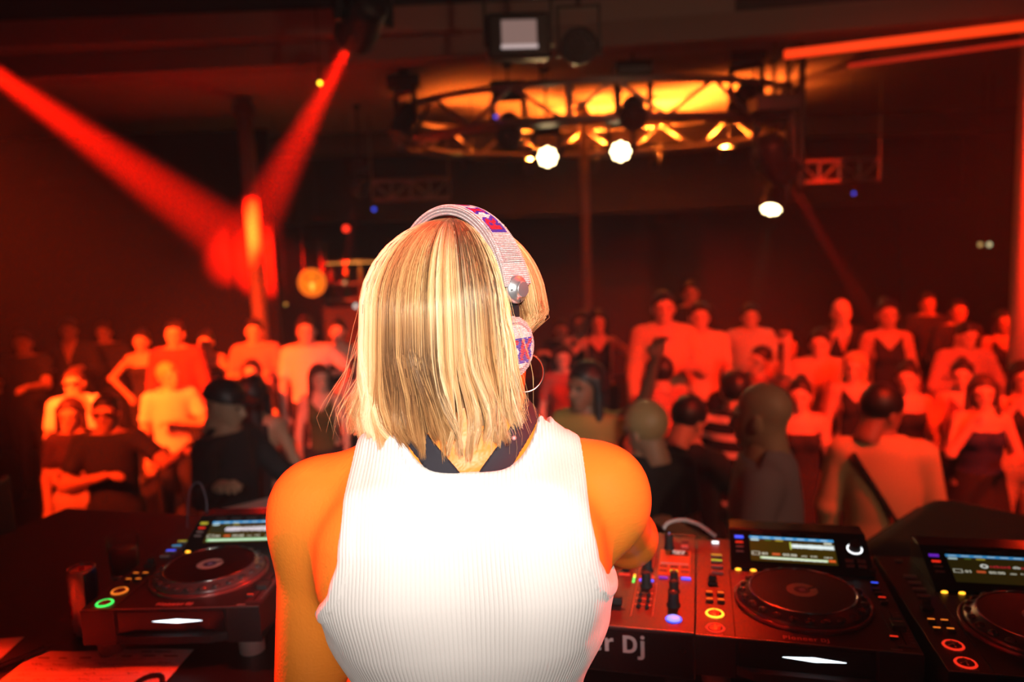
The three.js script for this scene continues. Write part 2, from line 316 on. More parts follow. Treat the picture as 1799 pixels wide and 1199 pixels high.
// bra straps in a V under the tank top
{
  const seg = (x, y, a, b) => { const t = clamp(((x - a[0]) * (b[0] - a[0]) + (y - a[1]) * (b[1] - a[1])) / ((b[0] - a[0]) ** 2 + (b[1] - a[1]) ** 2), 0, 1); return Math.hypot(x - a[0] - (b[0] - a[0]) * t, y - a[1] - (b[1] - a[1]) * t); };
  const strapD = (x, y, z) => smax(smin(spineCut(x, y, z), neckD(x, y, z), 0.045) - 0.0028, Math.min(seg(x, y, [-0.150, 2.112], [-0.062, 2.012]), seg(x, y, [0.052, 2.118], [-0.040, 2.012])) - 0.0125, 0.002);
  const g = meshField(strapD, [-0.2, 1.99, -0.9], [0.1, 2.13, -0.69], 0.0032);
  part('bra_strap', g, std(0.012, 0.009, 0.016, 0.8), dj, 'dark navy crossing bra straps');
}
// trousers and shoes
{
  const hipD = (x, y, z) => { let d = smax(torsoD(x, y, z) - 0.008, y - 1.60, 0.01);
    for (const k of [-1, 1]) { d = smin(d, limb(x, y, z, [CX + k * 0.085, 1.48, CZ], [CX + k * 0.1, 1.08, CZ - 0.01], 0.092, 0.06), 0.05); d = smin(d, limb(x, y, z, [CX + k * 0.1, 1.08, CZ - 0.01], [CX + k * 0.11, STAGE + 0.09, CZ + 0.01], 0.06, 0.046), 0.02); }
    return smax(d, STAGE + 0.07 - y, 0.005); };
  part('trousers', meshField(hipD, [-0.32, STAGE, -1.03], [0.2, 1.64, -0.66], 0.014, 1), std(0.012, 0.012, 0.014, 0.8), dj);
  for (const k of [-1, 1]) part('shoe', meshField((x, y, z) => Math.max(smin(blob(x, y, z, [CX + k * 0.115, STAGE + 0.035, CZ - 0.06], [0.045, 0.045, 0.12]), limb(x, y, z, [CX + k * 0.11, STAGE + 0.05, CZ + 0.01], [CX + k * 0.11, STAGE + 0.10, CZ + 0.01], 0.04, 0.045), 0.03), STAGE - y), [CX + k * 0.115 - 0.07, STAGE - 0.02, CZ - 0.2], [CX + k * 0.115 + 0.07, STAGE + 0.17, CZ + 0.08], 0.01, 1), std(0.3, 0.3, 0.3, 0.5), dj);
}

// ---------------------------------------------------------------- hair: a cap under some nine thousand locks, combed from crown to shoulder
const HC = Math.cos(HY), HS = Math.sin(HY), D2 = Math.PI / 180;
const headPoint = (lx, ly, lz) => V(HEAD[0] + HC * lx - HS * lz, HEAD[1] + ly, HEAD[2] + HS * lx + HC * lz);
const scalpR = (phi) => { const dx = Math.sin(phi), dz = Math.cos(phi), lx = HC * dx + HS * dz, lz = -HS * dx + HC * dz; return 1 / Math.hypot(lx / 0.0745, lz / 0.097); };
const YW = HEAD[1] + 0.012, TOP = 0.092;                            // level where the head is widest, and the crown above it
const endT = table1([[-170, 2.11, 0.10], [-120, 2.080, 0.113], [-95, 2.062, 0.130], [-60, 2.066, 0.126], [-30, 2.054, 0.116], [0, 2.046, 0.110], [25, 2.054, 0.104], [45, 2.078, 0.092], [62, 2.10, 0.085], [120, 2.12, 0.08]]);
const clumps = Array.from({ length: 180 }, () => [rnd(), rnd(), rnd(), rnd()]);
function hairPath(phi0, th0, layer, jig, n = 18) {
  const deg0 = phi0 / D2, cl = clumps[Math.floor((deg0 + 180) / 3.1) % 180 | 0], side = sstep(36, 56, deg0), pts = [];
  const len = endT(deg0, 1) + (cl[0] - 0.5) * 0.020 + (jig[0] - 0.5) * 0.012, yEnd = mix(len, 2.160 + jig[0] * 0.055 + (cl[0] - 0.5) * 0.02, sstep(50, 60, deg0)), rEnd = endT(deg0, 2);
  const temple = sstep(60, 68, deg0), lift = mix(mix(0.010 + 0.014 * layer, 0.004 + 0.004 * layer, side), 0.008 + 0.018 * layer, temple), fall = YW - yEnd, arc = (Math.PI / 2 - th0) * 0.095, total = arc + fall;
  for (let i = 0; i < n; i++) {
    const s = i / (n - 1) * total; let y, r, phi = phi0;
    if (s < arc) { const th = th0 + s / 0.095; y = YW + (TOP + lift * 0.7) * Math.cos(th); r = (scalpR(phi) + lift) * Math.sin(th); }
    else {
      const u = (s - arc) / fall; y = YW - (s - arc); const w = sstep(0.25, 1, u);
      r = mix(scalpR(phi) + lift + 0.004 * Math.sin(Math.PI * Math.min(1, u * 1.3)), rEnd - 0.014 * (1 - layer), w);
      // locks drift together towards their tips and curl
      const cphi = (Math.floor((deg0 + 180) / 3.1) * 3.1 - 180 + 1.55) * D2;
      const big = noise(deg0 * 0.07, 9.3), big2 = noise(deg0 * 0.055, 3.1);
      phi = mix(phi0, cphi, 0.38 * w) + ((cl[1] - 0.5) * 0.10 + (big - 0.5) * 0.5) * w * (1 - side) + Math.sin(u * 5.0 + big2 * 9) * 0.075 * w * (1 - side);
      r += (Math.sin(u * 6.2 + big * 12) * 0.007 + (cl[0] - 0.5) * 0.010) * w * (1 - side) + (jig[1] - 0.5) * 0.004 * w;
      r += 0.007 * Math.exp(-(((deg0 - 38) / 7) ** 2)) * sstep(0.05, 0.3, u) * (1 - sstep(0.6, 0.9, u)) * (0.5 + 0.5 * layer);
      if (u > 0.86) r -= (u - 0.86) * 0.07 * (cl[2] > 0.35 ? 1 : -0.6) * (1 - side);
    }
    pts.push([HEAD[0] + r * Math.sin(phi), y, HEAD[2] + 0.004 + r * Math.cos(phi)]);
  }
  return pts;
}
function hairMesh(list) {
  const segs = list.reduce((a, s) => a + s.p.length, 0), P = new Float32Array(segs * 9), N = new Float32Array(segs * 9), C = new Float32Array(segs * 9), I = []; let v = 0;
  const t = V(0, 0, 0), a = V(0, 0, 0), b = V(0, 0, 0), q = V(0, 0, 0);
  for (const { p, r, c } of list) {
    for (let i = 0; i < p.length; i++) {
      const A = p[Math.max(0, i - 1)], B = p[Math.min(p.length - 1, i + 1)]; t.set(B[0] - A[0], B[1] - A[1], B[2] - A[2]).normalize();
      a.set(p[i][0] - HEAD[0], 0, p[i][2] - HEAD[2]); a.addScaledVector(t, -a.dot(t)).normalize(); b.crossVectors(t, a);
      const u = i / (p.length - 1), w = r * (u > 0.8 ? mix(1, 0.3, (u - 0.8) * 5) : 1), col = c(u);
      for (let k = 0; k < 3; k++) {
        const g = k * 2.0944; q.copy(a).multiplyScalar(Math.cos(g)).addScaledVector(b, Math.sin(g));
        P.set([p[i][0] + q.x * w, p[i][1] + q.y * w, p[i][2] + q.z * w], (v + k) * 3); N.set([q.x, q.y, q.z], (v + k) * 3); C.set(col, (v + k) * 3);
        if (i < p.length - 1) { const j = (k + 1) % 3; I.push(v + k, v + j, v + 3 + k, v + j, v + 3 + j, v + 3 + k); }
      }
      v += 3;
    }
  }
  const g = new THREE.BufferGeometry(); g.setAttribute('position', new THREE.BufferAttribute(P, 3)); g.setAttribute('normal', new THREE.BufferAttribute(N, 3)); g.setAttribute('color', new THREE.BufferAttribute(C, 3)); g.setIndex(I); return g;
}
{
  const TONES = [[0.82, 0.58, 0.35], [0.68, 0.42, 0.205], [0.53, 0.285, 0.112], [0.36, 0.165, 0.06], [0.20, 0.083, 0.032]], LOWL_SHADE = [0.085, 0.038, 0.018], ROOT = [0.14, 0.06, 0.025];
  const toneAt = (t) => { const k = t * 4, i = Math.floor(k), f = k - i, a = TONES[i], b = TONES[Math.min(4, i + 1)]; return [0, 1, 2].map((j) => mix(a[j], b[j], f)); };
  const list = [];
  for (let i = 0; i < 17500; i++) {
    const deg = rr(-158, 118), th = Math.pow(rnd(), 0.75) * 78 * D2 + 0.02, layer = clamp(1 - th / (78 * D2) + rr(-0.15, 0.15), 0, 1), jig = [rnd(), rnd()];
    const cl = noise(deg * 0.42, 1.7), fine = rnd();
    let base = toneAt(clamp(0.36 + 0.75 * (noise(deg * 0.13, 5.1) - 0.5) + 0.6 * (noise(deg * 0.55, 8.8) - 0.5) + rr(-0.12, 0.12) + 0.25 * sstep(56, 66, deg), 0, 0.999));  // temple strands darker and more orange, painting in shade and red light
    // low-lights: dyed strands, most of them right of the parting and in a few bands
    const band = Math.max(0.88 * sstep(2, 10, deg) * (1 - sstep(26, 35, deg)), 0.6 * sstep(0.6, 0.75, cl)), low = fine < band, under = layer < 0.22 && rnd() < 0.6;
    const deep = deg > -38 && deg < -6 && rnd() < 0.7, shade = rr(0.94, 1.06), rootLen = (rr(0.10, 0.24) + 0.16 * sstep(-20, 0, deg) * (1 - sstep(34, 44, deg)) * rnd()) * (1 - th / 1.7), lowEnd = rr(0.3, 0.68);  // deep: painted shade for the dark gap among the lower curls
    const c = (u) => { let k = base; if (low) { const t = 1 - sstep(lowEnd - 0.15, lowEnd + 0.15, u); k = [0, 1, 2].map((j) => mix(base[j], LOWL_SHADE[j], t * 0.92)); } if (deep) { const t = sstep(0.45, 0.6, u) * (1 - sstep(0.78, 0.92, u)); k = [0, 1, 2].map((j) => mix(k[j], LOWL_SHADE[j], t * 0.85)); } if (under) k = [0, 1, 2].map((j) => mix(k[j], LOWL_SHADE[j], 0.75)); const t = 1 - sstep(rootLen * 0.4, rootLen, u); return [0, 1, 2].map((j) => mix(k[j], ROOT[j], t * 0.8) * shade * 1.18); };
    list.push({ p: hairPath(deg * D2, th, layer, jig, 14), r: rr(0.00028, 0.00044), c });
  }
  // fly-away hairs
  for (let i = 0; i < 22; i++) {
    const deg = i % 3 ? rr(-150, -60) : rr(20, 46), p = hairPath(deg * D2, rr(0.1, 0.9), 1, [rnd(), rnd()], 16), f0 = rr(0.25, 0.8), amp = rr(0.008, 0.035), w = rr(2, 5), ph = rr(0, 6);
    for (let k = 0; k < p.length; k++) { const u = k / 15, m = sstep(f0 - 0.2, 1, u) * amp, dx = Math.sin(deg * D2), dz = Math.cos(deg * D2); p[k][0] += dx * m + 0.006 * Math.sin(u * w + ph) * sstep(0.2, 0.6, u); p[k][1] += 0.5 * m * Math.sin(u * w); p[k][2] += dz * m * 0.6; }
    list.push({ p, r: 0.00022, c: () => [0.7, 0.45, 0.2] });
  }
  // wisps at the tips on both sides
  for (let i = 0; i < 90; i++) {
    const deg = i % 2 ? rr(-125, -80) : rr(34, 50), p = hairPath(deg * D2, rr(0.4, 1.2), 1, [rnd(), rnd()], 16), amp = rr(0.002, 0.02), dx = Math.sin(deg * D2), dz = Math.cos(deg * D2), dy = rr(-0.012, 0.012);
    for (let k = 0; k < p.length; k++) { const m = sstep(0.72, 1.05, k / 15); p[k][0] += dx * m * amp; p[k][1] += dy * m; p[k][2] += dz * m * amp; }
    list.push({ p, r: 0.0003, c: () => [0.75, 0.45, 0.2] });
  }
  const hair = part('hair', hairMesh(list), new THREE.MeshPhysicalMaterial({ vertexColors: true, roughness: 0.27, specularIntensity: 1, specularColor: lin(1, 0.86, 0.66) }), dj, 'straight blonde bob with darker roots and brown low-lights, some painted in as shade');
  // the cap that carries the locks
  const cols = 80, rows = 26, P = [], I = [];
  for (let j = 0; j <= rows; j++) for (let i = 0; i <= cols; i++) {
    const deg = mix(-165, 122, i / cols), path = hairPath(deg * D2, 0.02, 0, [0.5, 0.5], rows + 1), q = path[Math.min(j, Math.round(rows * 0.93))];
    P.push(HEAD[0] + (q[0] - HEAD[0]) * 0.965, q[1] - 0.003, HEAD[2] + (q[2] - HEAD[2]) * 0.965);
  }
  for (let j = 0; j < rows; j++) for (let i = 0; i < cols; i++) { const o = j * (cols + 1) + i; I.push(o, o + cols + 1, o + 1, o + 1, o + cols + 1, o + cols + 2); }
  const g = new THREE.BufferGeometry(); g.setAttribute('position', new THREE.BufferAttribute(Float32Array.from(P), 3)); g.setIndex(I); g.computeVertexNormals();
  part('under_hair', g, new THREE.MeshPhysicalMaterial({ color: lin(0.26, 0.13, 0.05), roughness: 0.7, side: THREE.DoubleSide }), hair);
}
// ---------------------------------------------------------------- headphones set with rhinestones
{
  const hp = thing('headphones', 'rhinestone-covered headphones with red and blue letters on the blonde DJ', 'headphones');
  const silver = std(0.72, 0.70, 0.72, 0.28, 0.85), cloth = std(0.30, 0.24, 0.24, 0.6, 0.2), blackPlastic = std(0.015, 0.015, 0.017, 0.35), stoneMat = new THREE.MeshPhysicalMaterial({ color: 0xffffff, roughness: 0.12, metalness: 0.35, specularIntensity: 1 });
  const bandC = (al) => [0.0965 * Math.cos(al), 0.018 + 0.1115 * Math.sin(al)], A0 = 0.20;
  const half = (al) => mix(0.0215, 0.0165, Math.sin(al)); 
  // band: a padded ribbon
  const n = 64, P = [], I = [], ring = [[-1, -1], [-1, 0.5], [-0.85, 1], [0.85, 1], [1, 0.5], [1, -1]];
  for (let i = 0; i <= n; i++) { const al = mix(A0, Math.PI - A0, i / n), [bx, by] = bandC(al), nx = Math.cos(al) / 0.0965, ny = Math.sin(al) / 0.1115, l = Math.hypot(nx, ny); for (const [u, w] of ring) { const p = headPoint(bx + nx / l * w * 0.0052, by + ny / l * w * 0.0052, u * half(al) - 0.004); P.push(p.x, p.y, p.z); } }
  for (let i = 0; i < n; i++) for (let k = 0; k < 6; k++) { const a = i * 6 + k, b = i * 6 + (k + 1) % 6; I.push(a, b, a + 6, b, b + 6, a + 6); }
  for (const e of [0, n]) I.push(e * 6, e * 6 + 1, e * 6 + 2, e * 6, e * 6 + 2, e * 6 + 3, e * 6, e * 6 + 3, e * 6 + 4, e * 6, e * 6 + 4, e * 6 + 5);
  let g = new THREE.BufferGeometry(); g.setAttribute('position', new THREE.BufferAttribute(Float32Array.from(P), 3)); g.setIndex(I); g = g.toNonIndexed(); g.computeVertexNormals();
  const band = part('headband', g, cloth, hp);
  // lettering as a raster: stones inside a letter are red, its rim blue
  function raster(s, w, h, size) { const c = document.createElement('canvas'); c.width = w; c.height = h; const x = c.getContext('2d'); x.fillStyle = '#000'; x.fillRect(0, 0, w, h); x.fillStyle = '#fff'; x.strokeStyle = '#00f'; x.lineWidth = size * 0.2; x.font = 'bold ' + size + 'px sans-serif'; x.textAlign = 'center'; x.textBaseline = 'middle'; x.strokeText(s, w / 2, h / 2); x.fillText(s, w / 2, h / 2); const d = x.getImageData(0, 0, w, h).data; return (u, v) => { const i = (Math.floor(clamp(v, 0, 0.999) * h) * w + Math.floor(clamp(u, 0, 0.999) * w)) * 4; return d[i] > 128 ? 2 : d[i + 2] > 100 ? 1 : 0; }; }
  const stones = []; // [position, normal, code]
  const letters = raster('R I C K', 400, 100, 84);
  const N = V(0, 0, 0);
  for (let al = A0 + 0.02; al < Math.PI - A0; al += 0.0021 / 0.103) {
    const [bx, by] = bandC(al), nx = Math.cos(al) / 0.0965, ny = Math.sin(al) / 0.1115, l = Math.hypot(nx, ny), hw = half(al);
    for (let k = 0; k < 19; k++) {
      const u = mix(-0.96, 0.96, k / 18), s = al * 0.105, patch = s > 0.046 && s < 0.25, code = patch ? letters((s - 0.050) / 0.185, (1 - u * 1.12) / 2) : 0, up = patch && Math.abs(u) < 0.85 ? 0.0012 : 0;
      N.copy(headPoint(nx / l, ny / l, 0)).sub(headPoint(0, 0, 0)).normalize();
      stones.push([headPoint(bx + nx / l * (0.0054 + up), by + ny / l * (0.0054 + up), u * hw - 0.004), N.clone(), code]);
    }
    for (const e of [-1, 1]) for (const w of [-0.7, 0, 0.7]) stones.push([headPoint(bx + nx / l * w * 0.0052, by + ny / l * w * 0.0052, e * hw * 1.01 - 0.004), N.clone(), 0]);
  }
  const cupText = raster('CK', 104, 64, 74);
  for (const k of [1, -1]) { // right cup, left cup
    const M = new THREE.Matrix4().makeBasis(headPoint(0, 0, -k).sub(headPoint(0, 0, 0)), headPoint(0, 1, 0).sub(headPoint(0, 0, 0)), headPoint(k, 0, 0).sub(headPoint(0, 0, 0)));
    const put = (q, x, y, o) => { q.applyMatrix4(M); const p = headPoint(k * o, y, -k * x); q.translate(p.x, p.y, p.z); return q; };   // q is modelled facing +z, x towards the face
    const turned = (pts, m = 40) => { const q = lathe(pts, m); q.rotateX(Math.PI / 2); return q; };
    const joint = part('pivot', put(turned([[0, 0.014], [0.0082, 0.014], [0.0090, 0.0130], [0.0094, 0.0092], [0.0143, 0.0074], [0.0162, 0.004], [0.0166, 0], [0, 0]]), 0.002, 0.037, 0.094), silver, hp, 'brushed silver pivot knob');
    part('pivot_seam', put(merge([box(0.0012, 0.009, 0.0006, 0, -0.010, 0.0082), box(0.009, 0.0012, 0.0006, -0.010, 0, 0.0082), box(0.0012, 0.004, 0.0006, 0.001, 0.001, 0.0132)]), 0.002, 0.037, 0.094), blackPlastic, joint);
    part('yoke', put(merge([box(0.036, 0.052, 0.010, -0.002, -0.012, -0.001, 0.004), cyl(0.016, 0.016, 0.010, 0, 0, 0).rotateX(Math.PI / 2)]), -0.002, 0.033, 0.088), blackPlastic, hp);
    const cup = part('ear_cup', put(turned([[0, 0.014], [0.027, 0.014], [0.029, 0.015], [0.033, 0.013], [0.036, 0.008], [0.0365, 0.0], [0.034, -0.008], [0, -0.008]]), -0.001, -0.028, 0.081), cloth, hp);
    part('cup_cap', put(turned([[0, 0.0175], [0.024, 0.0175], [0.0258, 0.016], [0.026, 0.012], [0, 0.012]]), -0.001, -0.028, 0.081), std(0.7, 0.55, 0.52, 0.5, 0.2), cup);
    part('ear_pad', put(turned([[0.015, -0.008], [0.034, -0.008], [0.037, -0.014], [0.034, -0.021], [0.018, -0.021], [0.014, -0.014]]), -0.001, -0.028, 0.081), blackPlastic, hp);
    part('slider', put(box(0.03, 0.016, 0.012, -0.001, 0.037, 0.002, 0.004), -0.001, -0.028, 0.081), cloth, hp);
    if (k === 1) {
      const O = V(1, 0, 0); O.copy(headPoint(1, 0, 0)).sub(headPoint(0, 0, 0));
      for (let y = -19; y <= 19; y++) for (let x = -19; x <= 19; x++) {
        const X = (x + (y & 1) * 0.5) * 0.00195, Y = y * 0.0018, r = Math.hypot(X, Y), code = r < 0.025 ? cupText((X - Y * 0.18 + 0.0215) / 0.048, (0.0148 - (Y + 0.004)) / 0.0296) : 0;
        if (r < 0.0245) stones.push([headPoint(0.0810 + 0.0178, -0.028 + Y, -(X - 0.001)), O, Math.abs(Y + 0.004) < 0.0145 ? code : 0]); else if (r > 0.0285 && r < 0.0345) stones.push([headPoint(0.0810 + 0.0148 - (r - 0.029) * 0.6, -0.028 + Y, -(X - 0.001)), O, 0]);
      }
      for (let y = 0; y < 6; y++) for (let x = 0; x < 12; x++) stones.push([headPoint(0.0810 + 0.0085, 0.0025 + y * 0.0024, -(-0.014 + x * 0.0024)), O, 0]);
    }
  }
  const gem = new THREE.SphereGeometry(0.00098, 6, 4), im = new THREE.InstancedMesh(gem, stoneMat, stones.length), m4 = new THREE.Matrix4(), q4 = new THREE.Quaternion(), col = new THREE.Color();
  stones.forEach(([p, nn, code], i) => { q4.setFromUnitVectors(V(0, 1, 0), nn); m4.compose(p, q4, V(1, 0.75, 1)); im.setMatrixAt(i, m4); const t = rr(0.75, 1.1); if (code === 2) col.setRGB(0.55 * t, 0.012, 0.03); else if (code === 1) col.setRGB(0.06, 0.03, 0.38 * t); else col.setRGB(0.78 * t, 0.66 * t, 0.64 * t); im.setColorAt(i, col); });
  im.name = 'rhinestones'; im.userData.kind = 'stuff'; prep(im); hp.add(im);
  // hoop ear-ring
  const c = at(921, 655, 0.862), hoop = new THREE.TorusGeometry(0.0232, 0.00105, 8, 48); hoop.rotateY(0.15); hoop.translate(c.x, c.y, c.z);
  solo('hoop_earring', hoop, std(0.9, 0.72, 0.6, 0.2, 1), 'thin rose-gold hoop earring below the headphone cup', 'earring');
  const d = at(903, 770, 0.735), chain = thing('hair_charm', 'tiny pink bead charm at the hair tip on the right bra strap', 'charm', d);
  part('bead', new THREE.SphereGeometry(0.0022, 12, 8), std(0.75, 0.35, 0.35, 0.3, 0.3), chain);
  part('link', new THREE.TubeGeometry(new THREE.CatmullRomCurve3([V(0, 0.002, 0), V(-0.001, 0.006, 0), V(-0.003, 0.010, 0)]), 8, 0.0006, 5), std(0.8, 0.5, 0.45, 0.3, 1), chain);
}

// ================================================================ the DJ booth: a table frame (x along the row, z towards the DJ, y = 0 at the players' tops)
const YAW = 0.2543, DECK = EYE - 0.5989, TC = V(0.0167, 0.5989, 1.1244);
const tab = (x, y, z) => V(x, y, z).sub(TC).applyAxisAngle(V(0, 1, 0), -YAW).add(V(0, EYE, 0));
const TOPY = -0.098;                                                 // table top below the players' tops
const casing = std(0.036, 0.026, 0.026, 0.34, 0.15, { bumpMap: grain(128, 128, (u, v) => noise(u * 128, v * 128)), bumpScale: 0.00012 }), glossy = std(0.012, 0.011, 0.012, 0.16), rubber = std(0.025, 0.025, 0.026, 0.7), chrome = std(0.75, 0.74, 0.74, 0.18, 1), printM = std(0.5, 0.45, 0.43, 0.6);
const ledAmber = lit(1, 0.38, 0.02, 3.2), ledGreen = lit(0.03, 1, 0.12, 1.6), ledLime = lit(0.35, 0.9, 0.05, 0.8), ledYellow = lit(0.9, 0.75, 0.05, 0.5), ledBlue = lit(0.04, 0.09, 1, 1.5), ledCyan = lit(0.05, 0.45, 0.9, 0.7), ledWhite = lit(0.95, 0.97, 1, 2.2), ledViolet = lit(0.30, 0.28, 1, 1.6), ledRed = lit(1, 0.03, 0.01, 0.9), ledOrange = lit(1, 0.22, 0.02, 1.1), ledPurple = lit(0.25, 0.03, 0.9, 0.5), padOff = std(0.35, 0.3, 0.3, 0.5);
// table
{
  const c = tab(-0.12, TOPY - 0.02, -0.17), t = thing('booth_table', 'black DJ booth table under the players and mixer', 'table', V(c.x, 0, c.z), -YAW);
  part('table_top', box(3.5, 0.04, 0.86, 0.05, c.y, 0, 0.006), std(0.016, 0.013, 0.013, 0.35), t);
  part('front_panel', box(3.4, c.y - STAGE - 0.02, 0.04, 0.05, (c.y + STAGE) / 2 - 0.01, -0.38), std(0.02, 0.018, 0.018, 0.6), t);
  for (const x of [-1.6, 1.7]) part('side_panel', box(0.04, c.y - STAGE - 0.02, 0.7, x, (c.y + STAGE) / 2 - 0.01, -0.02), std(0.02, 0.018, 0.018, 0.6), t);
}
function screenTexture(kind) {
  return canvas(512, 288, (x, w, h) => {
    x.fillStyle = kind === 1 ? '#2a2406' : '#3a2c04'; x.fillRect(0, 0, w, h); x.fillStyle = '#3f9fe0'; x.fillRect(0, 0, w, 26); x.fillStyle = '#bfe6ff'; for (let i = 0; i < 7; i++) x.fillRect(14 + i * 70, 8, 44, 9);
    x.fillStyle = '#c8e8ea'; x.fillRect(8, 34, 50, 18); x.fillStyle = '#b4a030'; x.fillRect(160, 32, 48, 16); x.fillStyle = '#5e7c30'; x.fillRect(96, 34, 38, 12); x.fillStyle = '#d8d8c0'; x.fillRect(452, 36, 46, 22);
    if (kind === 0) {
      x.fillStyle = '#d8e860'; x.fillRect(246, 52, 7, 84); x.fillStyle = '#e8f4f2'; for (let i = 256; i < 506; i += 4) { const a = 18 + 8 * hash3(i, 3, 1); x.fillRect(i, 94 - a, 4, 2 * a); }
      x.fillStyle = '#d4f0b0'; x.fillRect(58, 236, 400, 22); x.fillStyle = '#f4fff0'; for (let i = 70; i < 450; i += 5) x.fillRect(i, 240 + 6 * hash3(i, 1, 2), 4, 16); x.fillStyle = '#f06428'; x.fillRect(462, 232, 40, 24);
    } else if (kind === 2) {
      x.fillStyle = '#2a2a18'; x.fillRect(10, 60, 200, 90); x.fillStyle = '#fff4ff'; for (let i = 120; i < 512; i += 4) { const a = 14 + 26 * hash3(i, 7, 1); x.fillRect(i, 110 - a, 3, 2 * a); } x.fillStyle = '#a8e8a0'; x.fillRect(20, 238, 480, 32); x.fillStyle = '#e8ffe8'; for (let i = 40; i < 490; i += 5) x.fillRect(i, 244 + 8 * hash3(i, 1, 5), 4, 18);
    } else {
      x.fillStyle = '#f4f4ea'; x.beginPath(); x.arc(186, 112, 22, 0, 7); x.fill(); x.fillStyle = '#2a2406'; x.beginPath(); x.arc(186, 112, 11, 0, 7); x.fill(); x.font = 'bold 34px sans-serif'; x.fillStyle = '#e8283c'; x.fillText('rekord', 214, 124); x.fillStyle = '#f4f4ea'; x.fillText('db', 334, 124); x.fillStyle = '#e8283c'; x.fillText('ox', 376, 124);
    }
    x.fillStyle = '#f2f0dc'; x.font = 'bold 34px sans-serif'; const y = kind === 1 ? 186 : 214; x.fillText('01', 70, y); x.fillText(kind === 1 ? '00:00' : '03:26', 196, y); x.font = 'bold 20px sans-serif'; x.fillText(kind === 1 ? '.000' : '.412', 300, y); x.fillText('0.00', 360, y - 4); x.fillText('128.0', 436, y); x.strokeStyle = '#f2f0dc'; x.lineWidth = 4; x.strokeRect(12, y - 30, 44, 34); x.fillStyle = '#e06030'; x.fillRect(132, y - 24, 48, 22);
  });
}
const jogPlate = canvas(512, 512, (x) => { x.fillStyle = '#0b090a'; x.fillRect(0, 0, 512, 512); x.save(); x.translate(256, 256); x.fillStyle = '#b9b2ac'; x.beginPath(); x.arc(0, 0, 76, 0, 7); x.fill(); x.fillStyle = '#0b090a'; x.beginPath(); x.arc(0, 0, 40, 0, 7); x.fill(); x.rotate(-0.55); x.fillRect(30, -9, 60, 18); x.restore(); x.save(); x.translate(256, 256); x.strokeStyle = '#7a78a0'; x.lineWidth = 5; for (const r of [34, 24]) { x.beginPath(); x.arc(0, 0, r, 0, 7); x.stroke(); } x.fillStyle = '#8f8fc4'; x.beginPath(); x.arc(0, 0, 17, 0, 7); x.fill(); x.restore(); });
const wordmark = text('Pioneer DJ', 0.0098, 0.0004), legends = [text('CUE', 0.004, 0.0003), text('PLAY/PAUSE', 0.003, 0.0003), text('LOOP', 0.0035, 0.0003), text('TEMPO', 0.0035, 0.0003)];
const flat = (g, x, y, z, m, parent, name = 'legend') => { const q = g.clone(); q.rotateX(-Math.PI / 2); const o = part(name, q, m, parent); o.position.set(x, y, z); return o; };
// a shape in plan, extruded upwards with a small bevel: points are [x, z]
function slab(pts, y0, y1, bevel = 0.0015) { const s = new THREE.Shape(pts.map(([x, z]) => new THREE.Vector2(x, -z))), g = new THREE.ExtrudeGeometry(s, { depth: y1 - y0 - 2 * bevel, bevelEnabled: true, bevelSize: bevel, bevelThickness: bevel, bevelSegments: 2, curveSegments: 6 }); g.rotateX(-Math.PI / 2); g.translate(0, y0 + bevel, 0); return g; }
const dimple = new THREE.SphereGeometry(0.0092, 14, 10, 0, Math.PI * 2, 0, Math.PI / 2), padGeo = new RoundedBoxGeometry(0.021, 0.004, 0.0085, 2, 0.0015), padRim = box(0.021, 0.0015, 0.0085), smallKey = new RoundedBoxGeometry(0.012, 0.004, 0.006, 2, 0.0012), roundKey = cyl(0.0065, 0.006, 0.003), ringGeo = torus(0.0132, 0.0019, 0, 0, 0, 28, 5), capGeo = lathe([[0, 0.0022], [0.0095, 0.0022], [0.0112, 0.0012], [0.0116, 0]], 32);
const cross = merge([box(0.019, 0.0006, 0.0022, 0, 0.0024, 0).rotateY(0.6), box(0.0022, 0.0006, 0.019, 0, 0.0026, 0)]);
